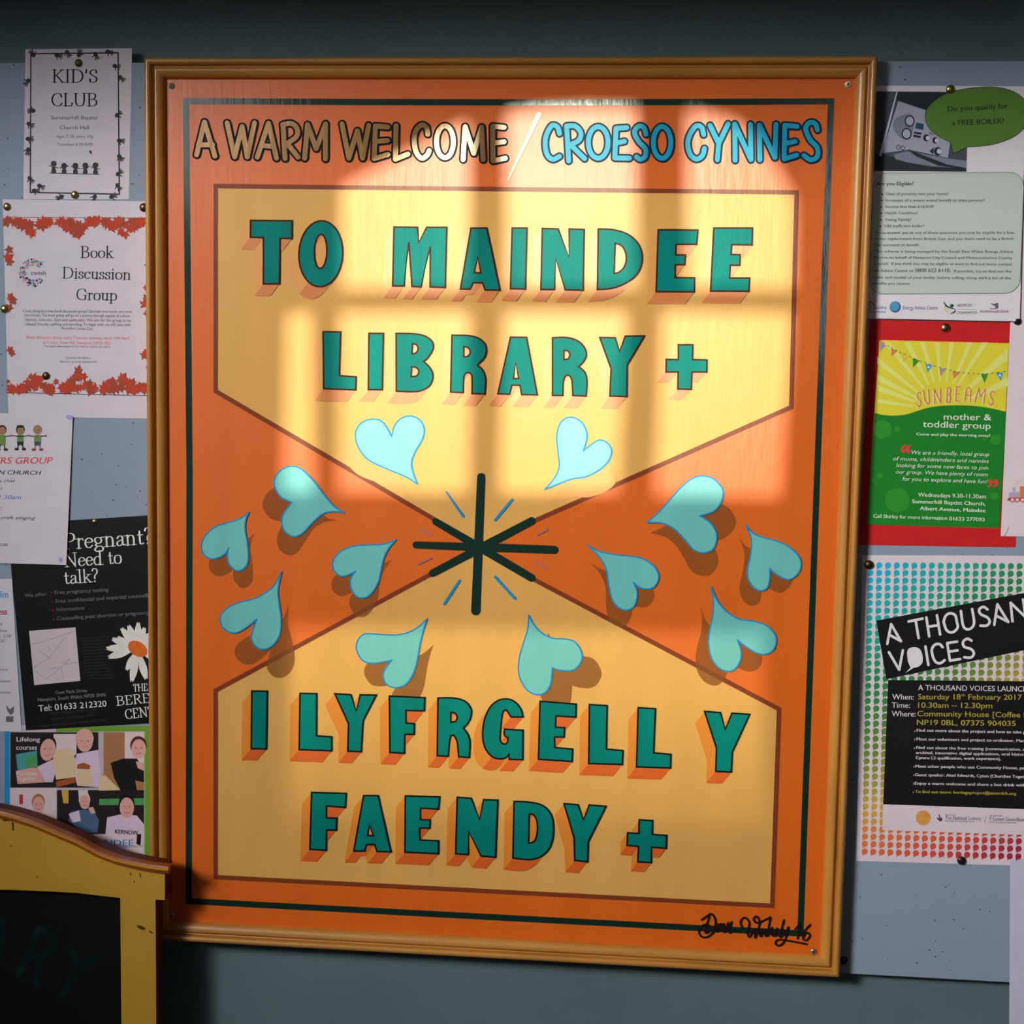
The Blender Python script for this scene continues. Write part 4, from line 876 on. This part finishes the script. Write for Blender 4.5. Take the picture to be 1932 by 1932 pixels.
f = L_(3); lines(f, zn, [('Come and play the morning away!',705,370,1545,30,388,0.02), ('We are a friendly, local group',650,585,1535,44,608,0,0.2), ('of mums, childminders and nannies',442,655,1532,44,685,0,0.2), ('looking for some new faces to join',476,730,1526,44,762,0,0.2), ('our group. We have plenty of room',472,805,1518,44,838,0,0.2), ('for you to explore and have fun!',548,885,1516,44,918,0,0.2),
    ('Wednesdays 9.30-11.30am',725,1068,1498,46,1090), ('Summerhill Baptist Church,',658,1142,1492,42,1170,0.02), ('Albert Avenue, Maindee',746,1222,1492,42,1248,0.02), ('Call Shirley for more information',216,1308,1058,40,1334), ('01633 277093',1080,1338,1482,40,1350,0.02)]); f.build('text_print', fw, gr)
f = L_(3)
for x, y, s in [(560,545,1), (615,548,1), (1548,895,-1), (1610,897,-1)]:
    f.disc(zn((x, y)), 24/6.04, 14); f.lift += 4e-6; f.stroke(zn([(x - 14*s, y - 4*s), (x - 8*s, y - 40*s), (x + 24*s, y - 62*s)]), [5.5, 4.5, 2.5])
f.build('quote_mark_print', mat('quote_red_ink', ink(206, 52, 50), 0.6), gr)

# -- train drawing sheet, boiler flyer
S, L_ = sheet('train_sheet', [(1920,300),(2130,304),(2108,1017),(1888,1011.5)], (.0086,.0086,.0084), paper('pinkish_paper', ink(200, 186, 190)), 'creased white sheet with a small steam train drawing, overlapping the red card', 'sheet')
f = L_(); tr_ = [mat('train_' + n, ink(*c), 0.7) for n, c in (('red', (176,70,66)), ('orange', (206,104,60)), ('grey', (158,150,170)), ('smoke', (200,182,176)), ('dark', (80,66,66)))]
def tp(pts, m): f.lift += 5e-6; f.fill(zn(pts), m)
tp([(1760,1020),(1882,1012),(1882,1085),(1760,1085)], 2); tp([(1885,950),(2010,950),(2010,1085),(1885,1085)], 1); tp([(1755,1080),(2010,1080),(2010,1105),(1742,1110)], 0); tp([(1740,1115),(1765,1085),(1775,1115)], 4); tp([(1800,965),(1838,965),(1832,1015),(1806,1015)], 2)
tp(crom([(1820,955),(1815,935),(1850,920),(1830,890),(1870,870),(1932,855),(2000,850),(1990,890),(1900,905),(1860,945),(1835,958)], 3, True), 3)
for x in (1800, 1855, 1915, 1970):
    f.lift += 5e-6; f.disc(zn((x, 1105)), 5, 14, 0); f.lift += 5e-6; f.disc(zn((x, 1105)), 3, 12, 3)
f.build('train_print', tr_, S)
f = L_(); f.stroke(zn([(1757,1415),(1740,1470),(1705,1520)]), 1.0, cap=False); f.build('torn_crease', mat('crease_line', ink(110, 60, 60), 0.8), S)  # dark reddish line drawn along the crease

S, L_ = sheet('boiler_flyer', [(1648.5,161.5),(1936,163),(1924,606.5),(1634,600.5)], (.0079,.0079,.0058), paper('boiler_paper', ink(202, 194, 206)), 'white flyer with a grey boiler photo and green speech bubble, right of the sign', 'flyer')
zo = zz(1612, 90, 6.0375); zr = zz(1612, 310, 6.0375)
gp = [mat('boiler_' + n, ink(*c), 0.6) for n, c in (('slate', (62,68,76)), ('dark', (34,40,44)), ('pale', (146,148,162)), ('mid', (112,116,130)), ('screen', (38,66,92)), ('white', (182,182,196)), ('knob', (158,160,174)))]
f = L_(); f.k = 0
def bp(pts, m): f.lift += 6e-6; f.fill(zo(pts), m)
bp([(240,497),(1300,505),(1275,1412),(228,1405)], 0); bp([(245,497),(470,500),(290,1230),(228,1260)], 0); bp([(228,1220),(330,1210),(600,1300),(860,1362),(1275,1370),(1275,1412),(225,1405)], 1); bp([(480,505),(1100,510),(870,640),(840,720),(480,590)], 1)
bp([(500,610),(840,720),(860,900),(1090,1080),(1065,1255),(620,1160),(330,1200),(320,1180)], 2); bp([(478,505),(492,505),(310,1235),(280,1230)], 5); bp([(450,1215),(600,1180),(1060,1260),(1280,1290),(1275,1370),(900,1350),(620,1310),(470,1270)], 3); bp([(610,1160),(1060,1330),(1275,1372),(1275,1380),(960,1345),(700,1235)], 1)
bp(crom([(640,760),(540,770),(460,820),(440,900),(470,970),(560,1045),(640,1030),(680,840)], 4, True), 3)
def bd(x, y, r, m): f.lift += 6e-6; f.disc(zo((x, y)), r/6.04, 18, m, r*1.15/6.04)
for x, y in ((630,835),(595,980)): bd(x, y, 58, 1); bd(x, y, 44, 6)
bp([(705,852),(792,870),(782,938),(692,918)], 4); bp([(682,955),(765,968),(760,992),(680,978)], 1); bp([(674,992),(758,1005),(752,1030),(670,1015)], 1); bp([(850,960),(900,985),(900,995),(850,975)], 4)
for x, y, r in ((820,1027,36),(920,1055,32),(950,1180,44)): bd(x, y, r, 1); bd(x + 16, y + 2, r*0.62, 5)
bp([(855,1180),(905,1135),(900,1215)], 1); bd(500, 1135, 24, 1); bd(500, 1135, 17, 2); bd(550, 1142, 24, 1); bd(550, 1142, 17, 2)
f.build('boiler_photo_print', gp, S)
f = L_(2); bub = zo(crom([(1095,1078),(960,1010),(860,930),(808,820),(815,720),(880,630),(1000,545),(1150,490),(1330,458),(1560,446),(1750,475),(1890,545),(1960,640),(1980,760),(1940,900),(1820,1010),(1640,1085),(1460,1120),(1295,1128)], 4) + [(1125,1205)])
f.fill(bub); bo = f.build('speech_bubble_print', mat('bubble_green_ink', ink(78, 112, 44), 0.65), S)
f = L_(3); f.band(bub, 0.9); lines(f, zo, [('Do you qualify for',1065,725,1750,58,690), ('a FREE BOILER?',1115,885,1705,58,862)]); f.build('bubble_text_print', black_i, bo)
def rrect(x0, y0, x1, y1, r): return [(x + r*math.cos(math.radians(a)), y + r*math.sin(math.radians(a))) for x, y, s in ((x1-r, y0+r, -90), (x1-r, y1-r, 0), (x0+r, y1-r, 90), (x0+r, y0+r, 180)) for a in range(s, s + 91, 15)]
f = L_(2); rb = zr([(x - (y - 95)*0.037, y + (x-300)*(-0.006)) for x, y in rrect(215, 100, 1935, 1478, 170)]); f.fill(rb); pnl = f.build('text_box_print', mat('pale_green_ink', ink(172, 180, 172), 0.7), S)
f = L_(3); f.band(rb, 0.9); f.build('box_outline_print', mat('outline_ink', ink(70, 80, 76), 0.7), pnl)
f = L_(3); lines(f, zr, [('Are you Eligible?',248,240,675,42,240,0.015), ('Own of privately rent your home?',360,352,1070,32), ('In receipt of a means tested benefit or state pension?',357,425,1482,32), ('Income less than £16,010?',354,497,905,32), ('Health Condition?',350,570,722,32), ('Young Family?',346,645,648,32), ('Old inefficient boiler?',343,717,796,32),
    ('If you answer yes to any of these questions you may be eligible for a free',240,792,1820,30), ('boiler replacement from British Gas; and you don\'t need to be a British',236,862,1815,30), ('Gas customer to benefit.',232,932,745,30), ('This scheme is being managed by the South East Wales Energy Advice',230,1005,1806,30,1008), ('Centre on behalf of Newport City Council and Monmouthshire County',224,1075,1800,30,1080),
    ('Council.  If you think you may be eligible or want to find out more, contact',220,1145,1795,30,1152), ('the Advice Centre on',216,1225,672,30,1226), ('0800 622 6110.',694,1226,1095,40,1226,0.012), ('If possible, try to find out the',1135,1230,1788,30,1233), ('make and model of your boiler before calling, along with a list of the',212,1300,1784,30,1310), ('benefits you receive.',208,1370,640,30,1372)])
for k in range(6): f.disc(zr((318 - k*4, 340 + k*73)), 1.7, 8)
f.build('text_print', mat('flyer_black_ink', ink(50, 54, 52), 0.7), pnl)
lg = [mat('logo_' + n, ink(*c), 0.6) for n, c in (('navy', (60,80,130)), ('green', (20,74,66)), ('ochre', (206,170,110)), ('grey', (90,88,94)), ('plum', (110,60,70)), ('globe', (70,140,170)))]
f = L_(1); lines(f, zr, [('ealthy',236,1648,368,34), ('omes',232,1692,355,30)], 0); lines(f, zr, [('Energy Advice Centre',552,1655,952,42,1655)], 0); lines(f, zr, [('NEWPORT',1170,1622,1345,30,1622,0.01), ('CASNEWYDD',1163,1705,1398,30,1705,0.01)], 1); lines(f, zr, [('monmouthshire',1430,1690,1755,36,1690)], 4)
f.stroke(zr([(165,1600),(182,1562),(232,1608)]), 1.4, 1); f.stroke(zr([(172,1690),(172,1610),(190,1610),(190,1690),(225,1690),(225,1610)]), 1.0, 3)
f.disc(zr((465,1625)), 64/6.04, 26, 0); f.lift += 2e-5; f.disc(zr((458,1618)), 52/6.04, 24, 5)
f.fill(zr(crom([(1015,1562),(1030,1610),(1080,1640),(1130,1650),(1140,1670),(1085,1705),(1145,1690),(1150,1655),(1110,1630),(1060,1612)], 3, True)), 1); f.lift += 1e-5; f.fill(zr([(1085,1605),(1110,1590),(1138,1605),(1120,1630),(1095,1625)]), 1)
for k in range(3): f.stroke(zr([(1020 + k*4, 1590 + k*28), (1045, 1640 + k*18), (1085, 1660 + k*16)]), 1.2, 2)
f.stroke(zr([(1175,1652),(1390,1652)]), 0.5, 3); f.fill(zr([(1550,1580),(1585,1590),(1640,1578),(1640,1640),(1610,1650),(1600,1612),(1575,1605)]), 3); f.stroke(zr([(1540,1638),(1570,1648),(1610,1645)]), 1.2, 3)
f.build('logo_print', lg, S)

# -- dotted poster and the blank sheet below it
S, L_ = sheet('dotted_poster', [(1627,1047.5),(2045,1049),(2016,1636),(1615.5,1624.5)], (.0095,.0095,.0092), paper('poster_paper', ink(196, 184, 190)), 'large white poster of rainbow dots with black text panels, right of the sign', 'poster')
zt = zz(1602, 1030, 5.521); zu = zz(1602, 1270, 5.221)
f = L_(); f.mb.cols = []
STOPS = [(0.0, (20,160,200)), (0.18, (18,150,140)), (0.36, (28,120,60)), (0.52, (96,118,44)), (0.66, (186,150,50)), (0.76, (214,120,56)), (0.86, (216,84,52)), (1.0, (150,28,52))]
def grad(t):
    t = max(0, min(1, t))
    for (a, ca), (b, cb) in zip(STOPS, STOPS[1:]):
        if t <= b:
            q = (t - a) / (b - a); return ink(*[ca[i] + (cb[i]-ca[i])*q for i in range(3)])
    return ink(*STOPS[-1][1])
TLp, BLp = (1642.5, 1066.5), (1631.5, 1606.5); NR = 39
for r in range(NR):
    v = r / (NR - 1)
    for c in range(24):
        dx, dy = 16.55 - 0.45*v, 0.10 + 0.42*v
        x = TLp[0] + (BLp[0]-TLp[0])*v + c*dx; y = TLp[1] + (BLp[1]-TLp[1])*v + c*dy
        if x > 2014: continue
        if v > 0.41 and y < 1556 and x > 1684 - 8*v: continue
        n0 = len(f.mb.v); rr = 5.95
        pts = [(x + rr*math.cos(-2*math.pi*i/12), y + rr*math.sin(-2*math.pi*i/12)) for i in range(12)]
        f.mb.add([f.P(p) for p in pts], [tuple(range(12))]); f.quad((x-4.5, y+2.5), (x-1, y+5.5), (x-4.2, y+8.4), (x-4.6, y+7.6))
        t = v*0.78 + c*(0.019 if v < 0.7 else 0.011) + (0.04 if v > 0.9 else 0)
        f.mb.cols += [grad(t)] * (len(f.mb.v) - n0)
dm, nt, p = new_mat('dot_gradient_ink'); va = nt.nodes.new('ShaderNodeVertexColor'); va.layer_name = 'print'; nt.links.new(va.outputs[0], p.inputs['Base Color']); p.inputs['Roughness'].default_value = 0.65
f.build('dot_print', dm, S)
pk = mat('poster_black_ink', ink(20, 18, 20), 0.5)
f = L_(2); f.fill([zu((385,68)), (2006,1286), (2000,1529), zu((335,1292))]); blk = f.build('black_panel_print', pk, S)
f = L_(2); f.fill([zu((335,1292)), (2000,1529), (1998,1578), zu((328,1545))]); f.build('white_panel_print', paper('poster_white', ink(196, 184, 190)), S)
f = L_(3); f.fill([zt((282,778)), (2012,1104), (2030,1206), zt((388,1388))]); bnd = f.build('title_band_print', pk, S)
pw = mat('poster_white_ink', ink(206, 196, 200), 0.6)
f = L_(4)
for s, cv in [([(398,1020),(438,815),(540,992),(418,925)],0), ([(620,787),(765,757)],0), ([(693,775),(724,960)],0), ([(805,745),(834,942)],0), ([(915,722),(948,922)],0), ([(822,842),(932,825)],0), ([(985,790),(1005,730),(1050,702),(1105,722),(1122,790),(1132,845),(1100,888),(1055,900),(1012,872),(985,790)],1),
              ([(1165,678),(1185,820),(1220,866),(1270,858),(1302,800),(1282,658)],1), ([(1442,662),(1400,635),(1355,662),(1370,710),(1440,745),(1465,790),(1432,830),(1368,830)],1), ([(1512,822),(1545,608),(1658,792),(1535,728)],0), ([(1702,785),(1682,592),(1838,742),(1812,558)],0), ([(1900,725),(1875,545),(1960,530),(2000,600),(1985,690),(1900,725)],0),
              ([(415,1108),(522,1290),(560,1088)],0), ([(795,1048),(826,1240)],0), ([(975,1055),(940,1022),(890,1032),(862,1080),(872,1150),(902,1208),(950,1222),(995,1190)],1), ([(1125,997),(1022,1012),(1050,1195),(1158,1178)],0), ([(1035,1102),(1130,1088)],0), ([(1275,987),(1230,967),(1187,1000),(1200,1050),(1270,1075),(1300,1120),(1270,1162),(1200,1160)],1)]:
    f.stroke(zt(crom(s, 6) if cv else s), 5.0)
f.fill(zt(crom([(602,1115),(622,1068),(690,1055),(742,1080),(766,1150),(762,1218),(722,1258),(672,1270)], 4) + [(585,1325),(640,1268),(612,1205)]))
f.build('title_print', pw, bnd)
f = L_(3); lines(f, zu, [('A THOUSAND VOICES LAUNCH',680,168,1760,52,182), ('When:',425,258,635,52,262), ('Time:',420,340,600,52,342), ('Where:',420,425,655,52,428)]); f.build('event_title_print', pw, blk)
f = L_(3); lines(f, zu, [('Saturday 18',680,258,1098,52,260), ('th',1105,228,1142,24,228), ('February 2017',1175,260,1700,52,264), ('10.30am – 12.30pm',680,340,1410,52,346), ('Community House [Coffee Lounge]',672,424,2010,52,440), ('NP19 0BL, 07375 904035',668,510,1640,52,522)])
lines(f, zu, [('To find out more: heritageproject@atonrdch.org',650,1180,1645,28,1200,0.03)]); f.build('yellow_text_print', mat('olive_yellow_ink', ink(160, 146, 50), 0.6), blk)
f = L_(3); lines(f, zu, [('Find out more about the project and how to take part',666,576,1800,28,596,0.03), ('Meet our volunteers and project co-ordinator, Marie',664,662,1760,28,680,0.03), ('Find out about the free training (communication, arts,',662,746,1800,28,766,0.03), ('archival, innovative digital applications, oral history,',658,796,1760,28,814,0.03), ('Cymru L2 qualification, work experience).',656,846,1495,28,858,0.03), ('Meet other people who use Community House, past and',654,930,1850,28,950,0.03), ('Guest speaker: Alod Edwards, Cytun (Churches Together',650,1014,1790,28,1034,0.03), ('Enjoy a warm welcome and share a hot drink with us',648,1098,1800,28,1118,0.03)])
for y in (572, 656, 740, 922, 1005, 1090, 1172): f.stroke(zu([(642 + (572-y)*0.02, y-8), (652 + (572-y)*0.02, y), (642 + (572-y)*0.02, y+8)]), 0.7)
f.build('text_print', mat('poster_grey_ink', ink(190, 184, 186), 0.6), blk)
f = L_(3); f.disc(zu((732,1425)), 74/5.22, 28); f.build('orange_disc_print', mat('disc_orange_ink', ink(226, 136, 66), 0.6, vary=0.15, vscale=120), S)
f = L_(3); lines(f, zu, [('The National Lottery',945,1442,1300,36,1450), ('Supported by',945,1402,1050,14), ('through the Heritage Fund',945,1462,1230,14,1468), ('Y Loteri Genedlaethol',1378,1452,1780,36,1462), ('Cefnogwyd gan',1378,1410,1510,14), ('drwy Gronfa Dreftadaeth',1378,1475,1650,14,1482)]); f.stroke(zu([(1340,1405),(1338,1480)]), 0.6)
f.disc(zu((900,1440)), 20/5.22, 12); f.stroke(zu([(870,1428),(890,1450)]), 2.4); f.stroke(zu([(888,1395),(893,1440)]), 2.2); f.build('funder_print', mat('indigo_ink', ink(64, 60, 84), 0.6), S)
S, L_ = sheet('blank_sheet', [(1906,1600),(2080,1606),(2068,2040),(1903.5,2030)], (.0098,.0098,-.004), paper('bluish_paper', ink(172, 172, 188)), 'plain white sheet hanging below the corner of the dotted poster', 'sheet')

# ------------------------------------------------------------------ drawing pins
brass = mat('brass', (0.55, 0.42, 0.16), 0.32, 0.5, metal=1.0, vary=0.15, vscale=200)
tarnish = mat('tarnished_brass', (0.16, 0.12, 0.05), 0.38, 0.5, metal=1.0, vary=0.2, vscale=200)
black_pin = mat('black_enamel', (0.012, 0.012, 0.012), 0.3, 0.5)
def pin(px, py, y, m, label, r=0.0056):
    c = at(px, py, y); mb = MB(); n = 18; prof = [(0.86, 0.0), (1.0, 0.06), (0.98, 0.18), (0.86, 0.36), (0.62, 0.52), (0.32, 0.62), (0.0, 0.65)]
    for a, b in prof:
        for i in range(n): mb.v.append(Vector((c.x + r*a*math.cos(2*math.pi*i/n), c.y - r*b, c.z + r*a*math.sin(2*math.pi*i/n))))
    for k in range(len(prof) - 1):
        for i in range(n): mb.f.append([k*n+i, k*n+(i+1) % n, (k+1)*n+(i+1) % n, (k+1)*n+i]); mb.mi.append(0)
    mb.f.append(list(range(n - 1, -1, -1))); mb.mi.append(0)
    tag(mb.build('drawing_pin', m, smooth=True), label, 'drawing pin', 'drawing pins on the board')
pin(148.5, 119, .0095, tarnish, "dull brass drawing pin at the top of the kid's club notice")
pin(141, 367.5, .0089, brass, "brass drawing pin at the foot of the kid's club notice")
pin(13.5, 390, .0091, brass, 'brass drawing pin in the top left corner of the book group notice')
pin(271.5, 391.5, .0091, tarnish, 'dark brass drawing pin in the top right corner of the book group notice', 0.0062)
pin(8.5, 583, .0090, brass, 'brass drawing pin halfway down the left edge of the book group notice', 0.0060)
pin(87, 709, .0089, tarnish, 'dark drawing pin among the red leaves at the foot of the book group notice')
pin(178.5, 984, .0090, brass, 'shiny brass drawing pin at the top edge of the black poster', 0.0042)
pin(1793, 168.5, .0076, brass, 'brass drawing pin touching the green speech bubble', 0.0060)
pin(1783.5, 618.5, .0094, brass, 'brass drawing pin at the top of the red card', 0.0060)
pin(1639.5, 1065.5, .0092, tarnish, 'dark brass drawing pin in the top left corner of the dotted poster', 0.0064)
pin(1814, 1623.5, .0089, black_pin, 'black drawing pin in the bottom edge of the dotted poster', 0.0062)
pin(1591.5, 1812, YB - .0001, black_pin, 'black drawing pin beside the lower right corner of the wooden frame', 0.0062)
pin(1919.5, 606, .0083, black_pin, 'black drawing pin at the lower right corner of the boiler flyer', 0.0052)
pin(57, 1533, .0094, tarnish, 'small drawing pin on the photo flyer just above the yellow board', 0.0046)
pin(748.5, 1795.5, YB - .0001, black_pin, 'black drawing pin just under the bottom rail of the wooden frame', 0.0052)

# ------------------------------------------------------------------ the yellow pavement board standing in front of the wall
yellow = mat('yellow_paint', ink(166, 128, 40), 0.5, 0.4, 0.3, 0.3, bump=(30, 0.15), vary=0.10, vscale=5)
edge_red = mat('red_brown_paint', ink(70, 16, 8), 0.5, 0.4, vary=0.15, vscale=12)
mould_m = mat('moulding_paint', ink(126, 62, 14), 0.45, 0.4, 0.4, 0.25, vary=0.2, vscale=14)
slate = mat('blackboard_paint', ink(9, 9, 10), 0.75, 0.15, vary=0.2, vscale=6)
chalk = mat('faded_chalk', ink(9, 26, 28), 0.9, 0.1, vary=0.35, vscale=30)
chip_m = mat('bare_chip', ink(70, 44, 18), 0.8, 0.2)
YA = -0.062; YK = YA + 0.031
za_ = zz(0, 1500, 4.4714)
def XZ(p, y=YA): q = at(p[0], p[1], y); return (q.x, q.z)
XC = XZ((-75, 1700))[0]
def mirror(pts): return [(2*XC - x, z) for x, z in reversed(pts)]
AB = root('pavement_board', (XC, YK, 0), 'yellow pavement board with curved top, red edges and a blackboard, in front of the sign', 'chalkboard')
top = [XZ(p) for p in za_(crom([(-130,88),(0,112),(100,135),(200,165),(300,198),(400,238),(550,302),(700,366),(850,447),(1000,505),(1150,540),(1300,568),(1440,583)], 3))]
top = [p for p in top if p[0] > XC + 0.01]
apex = (XC, top[0][1] + 0.004)
xr = XZ(za_((1390,600)))[0]; zl = XZ(za_((1376,886)))[1]; xp = XZ(za_((1312,900)))[0]; xi = XZ(za_((1015,900)))[0]
low_in = [XZ(p) for p in za_([(1013,868),(850,850),(650,826),(400,812),(100,800),(-200,796)])]
top_y = [p for p in top if p[0] < xr]; zr_ = top_y[-1][1] - 0.002
half = [apex] + [(x, z - 0.004) for x, z in top_y] + [(xr, zr_ - 0.004), (xr, zl), (xp, zl), (xi, low_in[0][1])] + [p for p in low_in[1:] if p[0] > XC + 0.01]
m_ = MB(); extrude(m_, half + mirror(half[1:]), YA, YK, 0, 1); m_.build('crest_board', [yellow, edge_red], AB)
m_ = MB(); full = mirror(top) + [apex] + top; n = len(full)
full = [(top[-1][0]*0 + x, z) for x, z in full]
PR_ = [(0.0040, -0.0005), (-0.0090, -0.0005), (-0.0100, -0.0028), (-0.0085, -0.0040), (-0.0115, -0.0052), (-0.0115, -0.0072), (-0.0080, -0.0082), (-0.0075, -0.0112), (0.0, -0.0120)]
K_ = len(PR_); ring_v = []
for i, (x, z) in enumerate(full):
    a, b = full[max(0, i-1)], full[min(n-1, i+1)]; t = Vector((b[0]-a[0], b[1]-a[1])).normalized(); nn = Vector((-t.y, t.x))
    for dy, h in PR_: ring_v.append((x + nn.x*h, YA + dy, z + nn.y*h))
m_.add(ring_v, [(i*K_+k, (i+1)*K_+k, (i+1)*K_+(k+1) % K_, i*K_+(k+1) % K_) for i in range(n-1) for k in range(K_)] + [tuple(range(K_)), tuple((n-1)*K_ + k for k in reversed(range(K_)))])
m_.mi = [1 if (j < (n-1)*K_ and j % K_ == 2) or (j < (n-1)*K_ and j % K_ == 3) else 0 for j in range(len(m_.f))]
m_.build('crest_moulding', [mould_m, yellow], AB)
for s in (1, -1):
    m_ = MB(); pts = [(xi, 0.0), (xp, 0.0), (xp, zl), (xi, low_in[0][1])]
    extrude(m_, pts if s == 1 else mirror(pts), YA, YK, 0, 1); m_.build('post', [yellow, edge_red], AB)
m_ = MB(); extrude(m_, [(2*XC - xi, 0.10), (xi, 0.10), (xi, 0.19), (2*XC - xi, 0.19)], YA, YK, 0, 1); m_.build('bottom_rail', [yellow, edge_red], AB)
m_ = MB(); m_.box((2*XC - xi, YA + 0.012, 0.19), (xi, YA + 0.020, low_in[-1][1] + 0.004)); bb = m_.build('blackboard', slate, AB)
f = Flat(YA + 0.0117)
for s in [[(165,1500),(240,1340),(320,1130)], [(320,1130),(420,1170),(450,1260),(385,1340),(280,1365)], [(330,1380),(325,1480),(310,1590)], [(600,1280),(615,1360),(655,1430)], [(800,1385),(660,1450),(590,1570),(530,1700)], [(-30,1400),(15,1200),(25,1060)]]: f.stroke(za_(crom(s, 4)), 13)
f.build('chalk_lettering', chalk, bb)
m_ = MB(); m_.box((2*XC - xp + 0.02, YK + 0.001, 0), (2*XC - xp + 0.06, YK + 0.018, zl)); m_.box((xp - 0.10, YK + 0.001, 0), (xp - 0.06, YK + 0.018, zl)); m_.box((2*XC - xp + 0.06, YK + 0.001, 0.15), (xp - 0.10, YK + 0.018, 0.20)); m_.build('rear_frame', edge_red, AB)
f = Flat(YA - 0.0002)
for c in [[(1150,1095),(1200,1105),(1235,1130),(1200,1140),(1165,1120)], [(1255,1140),(1290,1160),(1295,1172),(1262,1160)], [(1095,650),(1105,660),(1108,685),(1098,672)], [(1175,655),(1185,660),(1192,700),(1180,690)], [(1122,728),(1140,722),(1135,740)], [(300,680),(320,692),(312,700)], [(855,560),(872,562),(862,572)], [(98,225),(118,235),(118,300),(104,300)], [(10,205),(80,200),(90,215),(40,222)], [(80,425),(105,430),(95,440)]]: f.fill(za_(c))
f.build('paint_chips', chip_m, AB)
bpy.data.objects.remove(_fob)
